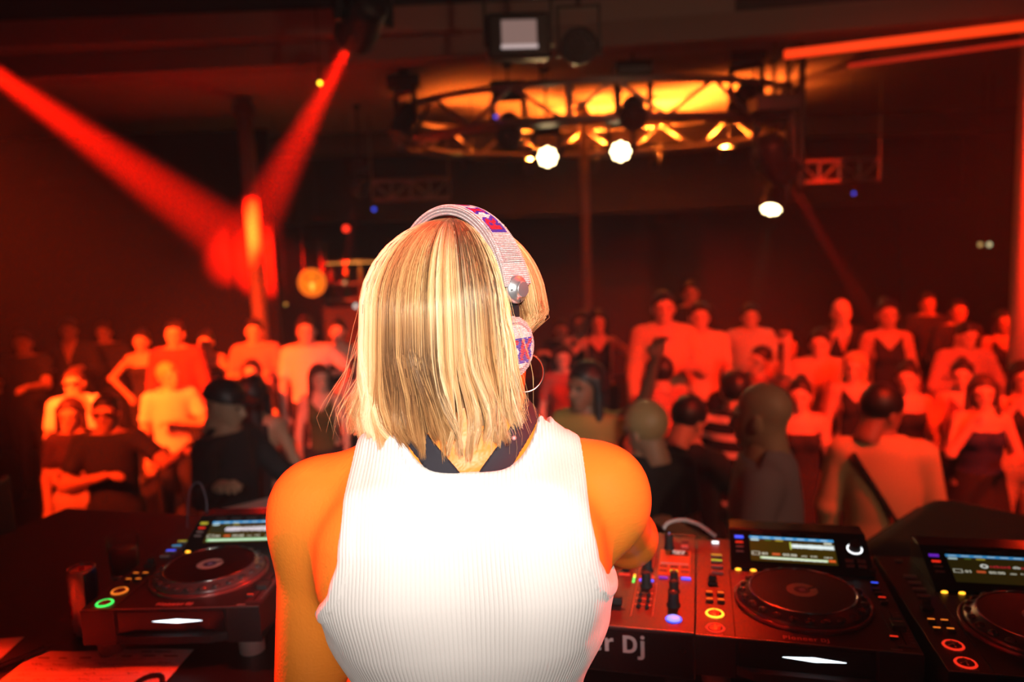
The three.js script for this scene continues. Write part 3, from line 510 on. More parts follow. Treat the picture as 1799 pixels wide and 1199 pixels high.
function player(label, x0, z0, yaw, o) {
  const p = tab(x0, 0, z0), t = thing('media_player', label, 'media player', p, yaw - YAW, 'media players on the booth table');
  const W = 0.32, D = 0.40;
  const body = part('chassis', slab([[0, 0], [0.058, 0], [0.062, -0.004], [0.258, -0.004], [0.262, 0], [W, 0], [W, -D], [0, -D]], -0.066, 0), casing, t);
  part('front_recess', box(0.192, 0.056, 0.004, 0.16, -0.034, -0.0025), glossy, body);
  part('front_lip', slab([[0.06, 0], [0.085, 0.012], [0.235, 0.012], [0.26, 0]], -0.060, -0.046, 0.001), rubber, body);
  part('front_edge', box(W, 0.0014, 0.0014, W / 2, 0.0004, 0.0002), std(0.5, 0.45, 0.44, 0.3, 0.8), body);
  const slot = new THREE.Shape([[-0.045, 0], [0, 0.0034], [0.045, 0], [0, -0.0034]].map((q) => new THREE.Vector2(...q))), sg = new THREE.ExtrudeGeometry(slot, { depth: 0.001, bevelEnabled: false }); sg.translate(0.172, -0.024, -0.0005);
  part('slot_light', sg, lit(0.85, 0.93, 1, 3.5), t, 'glowing white disc slot');
  const back = [[0.03, -0.03], [W - 0.03, -0.03], [0.03, -D + 0.03], [W - 0.03, -D + 0.03]];
  for (const [fx, fz] of back) part('foot', cyl(0.022, 0.024, 0.032, fx, -0.082, fz, 28), std(0.22, 0.18, 0.17, 0.45), t);
  part('groove', box(0.0012, 0.0012, 0.25, 0.0585, 0.0002, -0.126), glossy, body);
  // left column, back to front
  const pads = o.pads;
  part('usb_light', box(0.013, 0.003, 0.006, 0.035, 0.002, -0.375, 0.001), o.screen === 0 ? ledWhite : padOff, t); 
  pads.forEach((m, i) => { const b = part('hot_cue_pad', padGeo, padOff, t); b.position.set(0.036, 0.002, -0.307 + i * 0.0255); const l = part('pad_light', padRim, m, b); l.position.set(0, 0.0016, 0); l.scale.set(0.92, 1, 0.55); });
  const lever = part('direction_lever', merge([box(0.018, 0.006, 0.022, 0, 0.003, 0, 0.002), box(0.013, 0.012, 0.009, 0, 0.009, -0.003, 0.002)]), rubber, t); lever.position.set(0.027, 0, -0.188);
  for (const [i, j] of [[0, 0], [1, 0], [0, 1], [1, 1]]) { const k = part('track_key', smallKey, rubber, t); k.position.set(0.021 + i * 0.019, 0.002, -0.140 + j * 0.027); const l = part('key_light', box(0.010, 0.0008, 0.002), ledOrange, k); l.position.set(0, 0.002, -0.0055); }
  for (const [n, z, ring] of [['cue_button', -0.0725, o.cue], ['play_button', -0.024, o.play]]) {
    const b = part(n, capGeo, std(0.4, 0.12, 0.09, 0.25, 0.6), t); b.position.set(0.029, 0.0008, z);
    part('button_ring', ringGeo, ring, b); part('button_mark', cross, std(0.85, 0.5, 0.4, 0.25, 0.8), b);
  }
  flat(legends[0], 0.023, 0.0004, -0.052, printM, t); flat(legends[1], 0.016, 0.0004, -0.0045, printM, t); flat(legends[2], 0.075, 0.0004, -0.238, printM, t); flat(legends[3], 0.278, 0.0004, -0.005, printM, t);
  for (const i of [0, 1]) { const b = part('loop_button', lathe([[0, 0.004], [0.0052, 0.0036], [0.0068, 0.002], [0.007, 0]], 24), ledAmber, t); b.position.set(0.074 + i * 0.027, 0, -0.257); }
  // jog wheel
  const jog = new THREE.Group(); jog.name = 'jog_wheel'; t.add(jog); jog.position.set(0.172, 0, -0.142);
  part('bezel', lathe([[0.110, 0], [0.110, 0.004], [0.108, 0.0058], [0.105, 0.006], [0.1035, 0.004], [0.1035, 0]], 96), std(0.30, 0.10, 0.09, 0.25, 0.5), jog);
  part('platter', lathe([[0.1025, 0], [0.1025, 0.007], [0.100, 0.0095], [0.087, 0.0185], [0.0845, 0.0205], [0.082, 0.0205]], 96), std(0.16, 0.12, 0.12, 0.28, 0.5), jog);
  part('top_ring', torus(0.0845, 0.0014, 0, 0.0208, 0, 96, 8), chrome, jog);
  part('top_plate', (() => { const g = new THREE.CircleGeometry(0.0835, 72); g.rotateX(-Math.PI / 2); g.translate(0, 0.0206, 0); return g; })(), new THREE.MeshPhysicalMaterial({ map: jogPlate, roughness: 0.22 }), jog);
  for (let i = 0; i < 24; i++) { const a = i / 24 * Math.PI * 2, d = part('finger_dimple', dimple, std(0.10, 0.085, 0.085, 0.22, 0.4), jog); d.position.set(Math.sin(a) * 0.0945, 0.0125, Math.cos(a) * 0.0945); d.rotation.set(0, a, 0); d.scale.set(0.9, 0.55, 0.8); }
  flat(wordmark, 0.128, 0.0004, -0.010, std(0.75, 0.35, 0.3, 0.5), t, 'wordmark');
  // raised screen
  const hs = new THREE.Shape([[0.2535, 0], [0.2535, 0.004], [0.262, 0.007], [0.345, 0.042], [0.352, 0.044], [0.398, 0.042], [0.398, 0]].map((q) => new THREE.Vector2(...q))), hg = new THREE.ExtrudeGeometry(hs, { depth: 0.246, bevelEnabled: true, bevelSize: 0.001, bevelThickness: 0.001, bevelSegments: 1 });
  hg.rotateY(Math.PI / 2); hg.translate(0.062, 0, 0);
  const housing = part('screen_housing', hg, glossy, t);
  const slope = Math.atan2(0.035, 0.083), sc = new THREE.Group(); sc.name = 'screen_face'; 
  const face = (u, v, lift) => V(u, 0.007 + Math.sin(slope) * v + Math.cos(slope) * lift, -0.262 - Math.cos(slope) * v + Math.sin(slope) * lift);
  const sheet = (w, h, u, v, lift, mat, name, parent, depth = 0.001) => { const g = box(w, depth, h); g.rotateX(slope); const m = part(name, g, mat, parent); m.position.copy(face(u, v, lift)); return m; };
  { const g = new THREE.PlaneGeometry(0.152, 0.064); g.rotateX(-Math.PI / 2 + slope); const m = part('display', g, new THREE.MeshStandardMaterial({ color: 0x000000, emissive: 0xffffff, emissiveMap: screenTexture(o.screen), emissiveIntensity: o.bright, roughness: 0.3 }), housing, 'lit track display'); m.position.copy(face(0.174, 0.042, 0.0022)); }
  sheet(0.158, 0.070, 0.174, 0.042, 0.0008, std(0.005, 0.005, 0.005, 0.1), 'display_bezel', housing);
  for (let i = 0; i < 4; i++) sheet(0.022, 0.005, 0.113 + i * 0.034, 0.083, 0.001, rubber, 'menu_key', housing, 0.003);
  sheet(0.016, 0.005, 0.079, 0.070, 0.0015, o.sel, 'source_key', housing, 0.003); for (let i = 0; i < 3; i++) sheet(0.014, 0.003, 0.079, 0.056 - i * 0.012, 0.0012, i ? padOff : ledRed, 'source_key', housing, 0.003);
  // right side: browse knob, keys, tempo slider
  const knob = part('browse_knob', lathe([[0, 0.016], [0.0085, 0.016], [0.0098, 0.014], [0.0105, 0.002], [0.0125, 0.0]], 28), rubber, t); knob.position.copy(face(0.285, 0.056, 0)); knob.rotation.x = slope;
  part('knob_light', torus(0.0125, 0.0012, 0, 0.001, 0, 28, 6), o.knob, knob);
  for (let i = 0; i < 4; i++) sheet(0.013, 0.006, 0.271 + (i % 2) * 0.02, 0.012 + (i >> 1) * 0.012, 0.001, padOff, 'menu_key', housing, 0.003);
  for (const [x, z, m] of [[0.302, -0.228, ledBlue], [0.300, -0.205, padOff], [0.300, -0.190, padOff], [0.302, -0.172, ledRed], [0.302, -0.158, padOff], [0.290, -0.040, ledRed]]) { const k = part('side_key', smallKey, rubber, t); k.position.set(x, 0.002, z); const l = part('key_light', box(0.011, 0.0008, 0.003), m, k); l.position.set(0, 0.0022, 0); }
  for (const z of [-0.285, -0.270]) { const k = part('mode_knob', lathe([[0, 0.011], [0.0052, 0.011], [0.006, 0.009], [0.0068, 0]], 20), rubber, t); k.position.set(0.295 + (z > -0.28 ? 0.012 : 0), 0, z); part('knob_pointer', box(0.0012, 0.0006, 0.0055, 0, 0.0113, -0.002), chrome, k); }
  const slit = part('tempo_slot', box(0.026, 0.0012, 0.124, 0.303, 0.0006, -0.078), std(0.09, 0.03, 0.03, 0.4), t); part('slot_gap', box(0.0024, 0.0004, 0.112, 0.303, 0.0014, -0.078), glossy, slit); for (let i = 0; i < 11; i++) part('tick', box(0.006, 0.0003, 0.0006, 0.314, 0.0013, -0.126 + i * 0.0096), printM, slit);
  const cap = part('tempo_cap', merge([box(0.020, 0.010, 0.028, 0, 0.006, 0, 0.002)]), rubber, t); cap.position.set(0.303, 0, -0.075); part('cap_line', box(0.021, 0.0008, 0.0014, 0, 0.0112, 0), chrome, cap);
  return t;
}
const A = player('second player from the right, lit red, with a lit waveform display', 0.004, 0.003, 0, { pads: [ledYellow, ledLime, padOff, padOff], cue: ledAmber, play: ledRed, screen: 0, bright: 1.0, sel: ledBlue, knob: ledWhite });
player('player at the far right edge with a red and white logo on its display', 0.346, 0.042, 0.03, { pads: [padOff, padOff, padOff, padOff], cue: ledRed, play: ledRed, screen: 1, bright: 0.62, sel: ledPurple, knob: padOff });
player('leftmost player beside the slim drink can, with a glowing green play button', -1.057, 0.111, 0.22, { pads: [ledYellow, ledCyan, ledBlue, padOff], cue: ledOrange, play: ledGreen, screen: 2, bright: 1.0, sel: ledYellow, knob: padOff });
player('player mostly hidden behind the DJ, beside the mixer', -0.69, 0.03, 0.06, { pads: [padOff, padOff, padOff, padOff], cue: ledAmber, play: ledGreen, screen: 0, bright: 1.0, sel: ledBlue, knob: padOff });
// mixer
{
  const t = thing('dj_mixer', 'DJ mixer lit red between the players, with faders and knobs', 'mixer', tab(0, 0, 0), -YAW);
  part('chassis', slab([[-0.333, 0], [0, 0], [0, -0.412], [-0.333, -0.412]], -0.078, 0), casing, t);
  part('front_edge', box(0.333, 0.0014, 0.0014, -0.1665, 0.0004, 0.0002), std(0.55, 0.5, 0.48, 0.3, 0.8), t);
  part('front_panel', box(0.331, 0.070, 0.002, -0.1665, -0.040, 0.0006), glossy, t);
  { const g = text('Pioneer Dj', 0.030, 0.0008), w = g.boundingBox.max.x; g.scale(0.98, 0.98, 1); const m = part('wordmark', g, std(0.62, 0.58, 0.6, 0.5), t); m.position.set(-0.076 - w * 0.98, -0.042, 0.0018); }
  part('screw', cyl(0.004, 0.004, 0.002, 0, 0, 0, 12).rotateX(Math.PI / 2), std(0.1, 0.1, 0.1, 0.3, 1), t).position.set(-0.016, -0.030, 0.002);
  for (const [x, z] of [[-0.03, -0.03], [-0.3, -0.03], [-0.03, -0.38], [-0.3, -0.38]]) part('foot', cyl(0.018, 0.02, 0.02, x, -0.088, z), rubber, t);
  const orange = std(0.75, 0.16, 0.03, 0.5), line = std(0.85, 0.30, 0.16, 0.5);
  const knob = (x, z, r = 0.009, h = 0.022, ptr = ledWhite) => { const k = part('knob', lathe([[0, h], [r * 0.78, h], [r * 0.9, h - 0.002], [r, 0.004], [r * 1.2, 0.003], [r * 1.25, 0]], 24), rubber, t); k.position.set(x, 0, z); part('knob_pointer', box(0.0014, 0.0006, r * 0.9, 0, h + 0.0003, -r * 0.4), ptr === ledWhite ? chrome : ptr, k); return k; };
  // effects section on the right: orange panel, selector, lit keys, level knob
  part('effect_panel', box(0.058, 0.0008, 0.118, -0.038, 0.0004, -0.262), orange, t);
  part('effect_display', box(0.034, 0.0012, 0.020, -0.030, 0.0009, -0.308), std(0.02, 0.02, 0.02, 0.2), t); for (let i = 0; i < 2; i++) part('display_text', text(i ? 'ECHO' : '128.0', 0.0065, 0.0003).rotateX(-Math.PI / 2).translate(-0.044, 0.0016, -0.302 - i * 0.009), lit(0.9, 0.7, 0.6, 0.8), t);
  part('touch_strip', box(0.052, 0.001, 0.0035, -0.038, 0.0014, -0.256), std(0.8, 0.7, 0.68, 0.4), t);
  for (let i = 0; i < 3; i++) part('effect_key', box(0.014, 0.002, 0.005, -0.058 + i * 0.020, 0.0015, -0.242, 0.0008), std(0.06, 0.02, 0.02, 0.4), t);
  for (let i = 0; i < 3; i++) part('effect_key', box(0.014, 0.002, 0.006, -0.058 + i * 0.020, 0.0015, -0.222, 0.0008), i === 1 ? ledLime : std(0.2, 0.05, 0.03, 0.4), t);
  part('effect_key', cyl(0.0065, 0.006, 0.004, -0.037, 0.002, -0.214), ledLime, t);
  part('effect_key', box(0.017, 0.003, 0.007, -0.0155, 0.0015, -0.193, 0.001), ledBlue, t); part('effect_key', box(0.016, 0.003, 0.006, -0.056, 0.0015, -0.191, 0.001), ledPurple, t); part('effect_key', cyl(0.0075, 0.007, 0.003, -0.037, 0.0015, -0.193), ledBlue, t);
  knob(-0.051, -0.332, 0.0085, 0.030, ledCyan); knob(-0.088, -0.352, 0.008, 0.028); knob(-0.036, -0.174, 0.0075, 0.022); knob(-0.035, -0.140, 0.0085, 0.020); knob(-0.034, -0.088, 0.0095, 0.024); 
  part('key_pink', box(0.014, 0.003, 0.012, -0.021, 0.0015, -0.342, 0.001), std(0.75, 0.35, 0.33, 0.4), t); part('key_dark', box(0.014, 0.003, 0.010, -0.021, 0.0015, -0.372, 0.001), std(0.1, 0.06, 0.06, 0.4), t);
  { const b = part('effect_button', lathe([[0, 0.005], [0.008, 0.0048], [0.0105, 0.003], [0.011, 0]], 28), ledViolet, t, 'glowing violet effect button'); b.position.set(-0.032, 0, -0.039); part('button_ring', torus(0.0125, 0.0012, 0, 0.0008, 0, 28, 6), ledBlue, b); }
  for (const [x0, z0, x1, z1] of [[-0.078, -0.39, -0.078, -0.19], [-0.0665, -0.165, -0.0665, -0.043], [-0.101, -0.25, -0.101, -0.037]]) part('divider_line', bar(V(x0, 0.0006, z0), V(x1, 0.0006, z1), 0.0009, 4), line, t);
  // isolator column
  knob(-0.086, -0.217, 0.009, 0.024); knob(-0.084, -0.154, 0.009, 0.026); part('column_strip', box(0.026, 0.0008, 0.010, -0.085, 0.0005, -0.190), line, t);
  for (const x of [-0.095, -0.0755]) part('column_light', cyl(0.0035, 0.0032, 0.002, x, 0.001, -0.175, 16), ledBlue, t);
  for (let i = 0; i < 3; i++) { part('strip', box(0.028, 0.0006, 0.003, -0.084, 0.0004, -0.125 + i * 0.022), line, t); for (const x of [-0.091, -0.077]) part('toggle', box(0.006, 0.006, 0.006, x, 0.003, -0.115 + i * 0.022, 0.001), rubber, t); }
  // channel strips: knobs, meters, faders
  for (let c = 0; c < 4; c++) {
    const x = -0.127 - c * 0.05;
    for (let i = 0; i < 5; i++) knob(x, -0.375 + i * 0.036, 0.0085, 0.022);
    part('cue_key', box(0.020, 0.003, 0.006, x, 0.0015, -0.192, 0.001), c ? padOff : ledRed, t);
    part('fader_plate', box(0.030, 0.001, 0.072, x, 0.0006, -0.094), std(0.02, 0.02, 0.022, 0.3), t); part('fader_cap', merge([box(0.016, 0.012, 0.011, x, 0.008, -0.074 - (c % 3) * 0.014, 0.002)]), rubber, t);
    for (let i = 0; i < 6; i++) part('meter_light', box(0.004, 0.001, 0.003, x + 0.019, 0.0006, -0.165 - i * 0.006), i < 4 ? ledGreen : ledAmber, t);
  }
  part('crossfader_plate', box(0.080, 0.001, 0.022, -0.20, 0.0006, -0.026), std(0.02, 0.02, 0.022, 0.3), t); part('crossfader_cap', box(0.011, 0.012, 0.016, -0.20, 0.008, -0.026, 0.002), rubber, t);
}

// ================================================================ small things on and round the booth
{ // slim can
  const p = tab(-1.144, TOPY, 0.018), t = thing('drink_can', 'slim blue and silver drink can left of the leftmost player', 'can', p, 0.6);
  const wrap = canvas(512, 256, (x) => { for (let i = 0; i < 4; i++) { x.fillStyle = i % 2 ? '#b9bcc6' : '#122a86'; x.fillRect(i * 128, 0, 128, 256); } x.fillStyle = '#b9bcc6'; x.beginPath(); x.moveTo(0, 70); x.lineTo(128, 40); x.lineTo(128, 0); x.lineTo(0, 0); x.fill(); x.fillStyle = '#122a86'; x.beginPath(); x.moveTo(128, 200); x.lineTo(256, 170); x.lineTo(256, 256); x.lineTo(128, 256); x.fill(); for (const ox of [128, 384]) { x.save(); x.translate(ox, 128); x.fillStyle = '#e8b418'; x.beginPath(); x.arc(0, 0, 26, 0, 7); x.fill(); x.fillStyle = '#c8102e'; for (const k of [-1, 1]) { x.beginPath(); x.ellipse(k * 26, 2, 24, 11, k * 0.2, 0, 7); x.fill(); } x.fillRect(-50, 44, 100, 18); x.restore(); } });
  wrap.wrapS = THREE.RepeatWrapping;
  part('body', lathe([[0.019, 0], [0.024, 0.003], [0.0265, 0.012], [0.0265, 0.118], [0.0235, 0.128], [0.023, 0.1295]], 48), new THREE.MeshPhysicalMaterial({ map: wrap, roughness: 0.25, metalness: 0.55 }), t); part('rim', torus(0.0232, 0.0014, 0, 0.1305, 0, 40, 8), chrome, t); part('lid', cyl(0.0228, 0.0228, 0.001, 0, 0.1275, 0, 32), chrome, t);
  const tb = part('pull_tab', merge([box(0.010, 0.0012, 0.022, 0, 0.1295, 0.002, 0.0005), torus(0.0055, 0.0012, 0, 0.1300, 0.012, 16, 6)]), std(0.6, 0.05, 0.05, 0.3, 0.8), t);
}
{ // set list
  const sheet = canvas(640, 450, (x, w, h) => { x.fillStyle = '#e9e3e2'; x.fillRect(0, 0, w, h); x.strokeStyle = '#8d8486'; x.lineWidth = 1.5; for (let i = 0; i < 11; i++) { x.beginPath(); x.moveTo(24, 70 + i * 34); x.lineTo(616, 70 + i * 34); x.stroke(); } x.fillStyle = '#4a4446'; for (const [c, v] of [[0, 56], [1, 40], [2, 58], [3, 44], [4, 52], [5, 64], [6, 70]]) x.fillRect(40 + c * 84, 46, v * 0.8, 7); x.fillStyle = '#5c5658'; x.fillRect(440, 18, 40, 6); x.fillRect(490, 18, 70, 5); x.strokeStyle = '#4b4450'; x.lineWidth = 2.2; for (let r = 0; r < 9; r++) for (let c = 0; c < 7; c++) if (hash3(r, c, 4) > 0.4) { x.beginPath(); const X = 40 + c * 84, Y = 92 + r * 34; x.moveTo(X, Y); for (let k = 1; k < 9; k++) x.lineTo(X + k * 6, Y + (hash3(r, c, k) - 0.5) * 12); x.stroke(); } });
  const p = tab(-1.010, TOPY, 0.175), g = new THREE.PlaneGeometry(0.297, 0.21, 24, 16), a = g.attributes.position; for (let i = 0; i < a.count; i++) a.setZ(i, 0.0025 + 0.0035 * (Math.sin(a.getX(i) * 22) * 0.5 + 0.5) * sstep(0, 0.1, a.getY(i)));
  g.computeVertexNormals(); g.rotateX(-Math.PI / 2); const paper = new THREE.MeshPhysicalMaterial({ map: sheet, roughness: 0.9, side: THREE.DoubleSide });
  const m = solo('set_list', g, paper, 'printed sheet with handwritten notes in front of the leftmost player', 'paper'); m.position.copy(p); m.rotation.y = 0.20 - YAW;
  const g2 = new THREE.PlaneGeometry(0.21, 0.297, 10, 10); g2.rotateX(-Math.PI / 2); const m2 = solo('paper_sheet', g2, std(0.78, 0.70, 0.66, 0.9, 0, { side: THREE.DoubleSide }), 'plain sheet under the black pen at bottom left', 'paper'); m2.position.copy(tab(-1.30, TOPY + 0.0015, 0.235)); m2.rotation.y = 0.35 - YAW;
  const a1 = tab(-1.157, TOPY + 0.008, 0.085), b1 = tab(-1.225, TOPY + 0.008, 0.25), d = b1.clone().sub(a1), pen = thing('pen', 'black pen with a metal tip lying beside the sheet', 'pen', a1);
  part('barrel', bar(d.clone().multiplyScalar(0.08), d, 0.0062, 14), std(0.012, 0.012, 0.03, 0.25), pen); { const q = new THREE.ConeGeometry(0.006, d.length() * 0.09, 14); q.applyQuaternion(q1a(d.clone().negate())); q.translate(d.x * 0.04, d.y * 0.04, d.z * 0.04); part('tip', q, chrome, pen); }
  const k = tab(-0.880, TOPY + 0.006, 0.155), tie = thing('cable_tie', 'black cable clip lying on the corner of the sheet', 'clip', k);
  part('loop', tube([V(-0.03, 0, 0.03), V(-0.015, 0.012, 0.012), V(0.0, 0.014, 0.0), V(0.014, 0.010, -0.004), V(0.02, 0.002, 0.006)], 0.0045, 24, 8), std(0.012, 0.01, 0.012, 0.3), tie); part('tail', tube([V(-0.03, 0, 0.03), V(-0.038, -0.002, 0.05), V(-0.042, -0.003, 0.07)], 0.0018, 12, 6), chrome, tie);
}
function q1a(v) { return new THREE.Quaternion().setFromUnitVectors(V(0, 1, 0), v.normalize()); }
{ // cables and sticks
  const w = [[-0.066, 0.006, -0.420], [-0.060, 0.016, -0.424], [-0.030, 0.026, -0.425], [0.005, 0.022, -0.415], [0.040, 0.006, -0.395]].map((q) => tab(...q));
  solo('white_cable', tube(w, 0.0042, 40, 10), std(0.72, 0.55, 0.5, 0.5), 'white cable looping from the mixer back to the player beside it', 'cable');
  const u = tab(-1.085, 0.006, -0.262), t = thing('usb_stick', 'usb stick with a pale blue light on the leftmost player', 'usb stick', u, -YAW);
  part('shell', box(0.017, 0.007, 0.03, 0, 0, 0, 0.002), std(0.25, 0.25, 0.28, 0.3, 0.6), t); part('light', box(0.014, 0.002, 0.01, 0, 0.0042, 0.006, 0.0008), lit(0.65, 0.85, 1, 1.8), t);
  const c = [[-1.09, 0.004, -0.28], [-1.10, 0.06, -0.30], [-1.13, 0.095, -0.32], [-1.165, 0.075, -0.33], [-1.18, 0.0, -0.33], [-1.19, -0.09, -0.33]].map((q) => tab(...q));
  solo('thin_cable', tube(c, 0.0016, 40, 6), std(0.10, 0.09, 0.12, 0.4), 'thin dark cable arching behind the leftmost player', 'cable');
  const gp = tab(-1.27, TOPY, -0.22), gl = thing('tumbler', 'small glass of reddish drink behind the leftmost player', 'glass', gp);
  part('glass', lathe([[0, 0.0], [0.030, 0.0], [0.034, 0.09], [0.0325, 0.09], [0.0285, 0.008], [0, 0.008]], 32), new THREE.MeshPhysicalMaterial({ color: 0xffffff, transmission: 1, thickness: 0.002, roughness: 0.05, ior: 1.45 }), gl); part('drink', lathe([[0, 0.009], [0.028, 0.009], [0.031, 0.06], [0, 0.06]], 32), std(0.5, 0.06, 0.02, 0.15), gl);
}
{ // speakers round the booth
  const r = at(1690, 1010, 2.25), t = thing('booth_monitor', 'dark rounded booth loudspeaker behind the rightmost player', 'loudspeaker', V(r.x, 0, r.z), 0.72), H = r.y + 0.15;
  part('cabinet', box(0.62, 0.42, 0.42, 0, H - 0.21, 0, 0.09), std(0.03, 0.022, 0.02, 0.65), t); part('grille', box(0.5, 0.34, 0.01, 0, H - 0.22, -0.212, 0.004), std(0.02, 0.02, 0.02, 0.8), t); part('stand', merge([box(0.08, H - 0.42 - FL, 0.08, 0, (H - 0.42 + FL) / 2, 0), box(0.5, 0.02, 0.4, 0, FL + 0.01, 0)]), darkPost(), t);
  const l = at(452, 900, 2.35), u = thing('wedge_monitor', 'wedge loudspeaker with a red-lit sloping top left of the DJ', 'loudspeaker', V(l.x, 0, l.z), 0.15), h = l.y;
  const s = new THREE.Shape([[-0.2, -0.3], [0.2, -0.3], [0.2, 0.02], [-0.2, -0.05]].map((q) => new THREE.Vector2(...q))), g = new THREE.ExtrudeGeometry(s, { depth: 0.34, bevelEnabled: true, bevelSize: 0.006, bevelThickness: 0.006, bevelSegments: 2 }); g.translate(0, h, -0.17);
  part('cabinet', g, std(0.45, 0.34, 0.3, 0.5), u); part('stand', merge([box(0.08, h - 0.3 - FL, 0.08, 0, (h - 0.3 + FL) / 2, 0), box(0.4, 0.02, 0.34, 0, FL + 0.01, 0)]), darkPost(), u);
  const c = at(-30, 985, 2.0), f = thing('flight_case', 'black flight case with metal edges at the left edge', 'case', V(c.x - 0.32, 0, c.z), 0.25), y = at(30, 884, 2.0).y;
  part('shell', box(0.55, 0.6, 0.5, 0, y - 0.3, 0, 0.01), std(0.015, 0.014, 0.014, 0.5), f); for (const [yy, zz] of [[y - 0.005, 0.25], [y - 0.3, 0.25], [y - 0.595, 0.25]]) part('edge_strip', box(0.56, 0.018, 0.018, 0, yy, zz, 0.003), std(0.3, 0.26, 0.18, 0.35, 0.8), f); part('stand', box(0.4, y - 0.6 - FL, 0.4, 0, (y - 0.6 + FL) / 2, 0), darkPost(), f);
}
function darkPost() { return std(0.015, 0.015, 0.016, 0.6); }

// ================================================================ lamps, trusses, signs
const housingM = std(0.016, 0.015, 0.016, 0.4), metalM = std(0.32, 0.30, 0.29, 0.35, 0.9), darkMetal = std(0.05, 0.047, 0.046, 0.4, 0.6);
const q1 = new THREE.Quaternion();
// a moving head: clamp, base, yoke and a head that points along its beam; its lens sits just behind the light
const roofAt = (z) => (z > -6.1 ? 5.0 : LOW + 0.18);
function movingHead(label, lens, target, mat, size = 1, cells = 1) {
  const dir = target.clone().sub(lens).normalize(), r = 0.075 * size, len = 0.26 * size;
  const centre = lens.clone().addScaledVector(dir, -len * 0.62), t = thing('moving_head', label, 'stage light', V(centre.x, centre.y, centre.z), 0);
  const turn = (g) => { g.applyQuaternion(q1.setFromUnitVectors(V(0, 0, 1), dir)); return g; };
  const h = lathe([[0, -len * 0.45], [r * 0.75, -len * 0.45], [r * 1.05, -len * 0.3], [r * 1.1, 0], [r * 1.25, len * 0.2], [r * 1.25, len * 0.55], [r * 1.12, len * 0.56], [r * 1.1, len * 0.5]], 28); h.rotateX(Math.PI / 2);
  const head = part('head', turn(h), housingM, t);
  if (cells === 1) { const l = new THREE.CircleGeometry(r * 1.1, 20); l.translate(0, 0, len * 0.52); part('lens', turn(l), mat, head); }
  else {
    const disc = new THREE.CircleGeometry(r * 1.1, 32); disc.translate(0, 0, len * 0.51); part('cell_plate', turn(disc), housingM, head);
    for (let i = 0; i < 9; i++) { const a = i / 8 * Math.PI * 2, g = new THREE.SphereGeometry(r * (i < 8 ? 0.31 : 0.5), 9, 3, 0, Math.PI * 2, 0, Math.PI / 2); g.rotateX(Math.PI / 2); g.scale(1, 1, 0.5); g.translate(i < 8 ? Math.cos(a) * r * 0.82 : 0, i < 8 ? Math.sin(a) * r * 0.82 : 0, len * 0.512); part('lens', turn(g), mat, head); }
  }
  const side = V(-dir.z, 0, dir.x); if (side.length() < 0.05) side.set(1, 0, 0); side.normalize();
  const up = 0.20 * size, hang = Math.max(0.02, roofAt(centre.z) - 0.03 - centre.y - up - r * 1.4);
  part('yoke', merge([-1, 1].map((k) => { const a = side.clone().multiplyScalar(k * r * 1.5), b = a.clone().add(V(0, up, 0)); return bar(a.clone().add(V(0, -r * 0.4, 0)), b, r * 0.3, 6); }).concat([bar(side.clone().multiplyScalar(-r * 1.5).add(V(0, up, 0)), side.clone().multiplyScalar(r * 1.5).add(V(0, up, 0)), r * 0.35, 6)])), housingM, t);
  part('base', box(r * 3.2, r * 1.2, r * 2.2, 0, up + r * 0.9, 0, r * 0.15), housingM, t);
  part('clamp', merge([box(0.024, hang, 0.024, 0, up + r * 1.4 + hang / 2, 0), cyl(0.05, 0.05, 0.03, 0, up + r * 1.4 + hang + 0.015, 0, 16)]), darkMetal, t);
  return t;
}
const lensRed = lit(1, 0.02, 0.004, 6), lensWarm = lit(1, 0.74, 0.36, 14), lensOff = std(0.05, 0.05, 0.055, 0.08), lensWhite = lit(1, 0.95, 0.9, 3);
const behind = (a, b, k = 0.09) => a.clone().addScaledVector(b.clone().sub(a).normalize(), -k);
movingHead('red beam light under the ceiling, its beam falling to the lower left', behind(BEAMS[0][1], BEAMS[0][2]), BEAMS[0][2], lensRed, 1.5, 1, 0.7);
movingHead('red beam light at upper left, outside the picture edge', behind(BEAMS[1][1], BEAMS[1][2]), BEAMS[1][2], lensRed, 1.3, 1, 0.7);
movingHead('small red beam light at the back, left of the DJ head', behind(BEAMS[2][1], BEAMS[2][2]), BEAMS[2][2], lensRed, 0.9, 1, 0.2);
movingHead('dark moving light on the right truss with a faint red beam', behind(BEAMS[3][1], BEAMS[3][2]), BEAMS[3][2], lensRed, 1.6, 1, 0.3);
for (const [i, [a, b]] of WASH.entries()) movingHead(['outer left red wash light hung above the stage', 'inner left red wash light hung above the stage', 'inner right red wash light hung above the stage', 'outer right red wash light hung above the stage', 'red wash light above the floor facing the right column'][i], behind(a, b), b, lensRed, 1.6, 1);
for (const [i, [a, b]] of FRONT.entries()) movingHead(['red head above the floor facing the mixer', 'red head left of the booth facing the DJ', 'red head right of the booth facing the DJ', 'red head left of the booth facing the paper sheets'][i], behind(a, b), b, lensRed, 1.5, 1);
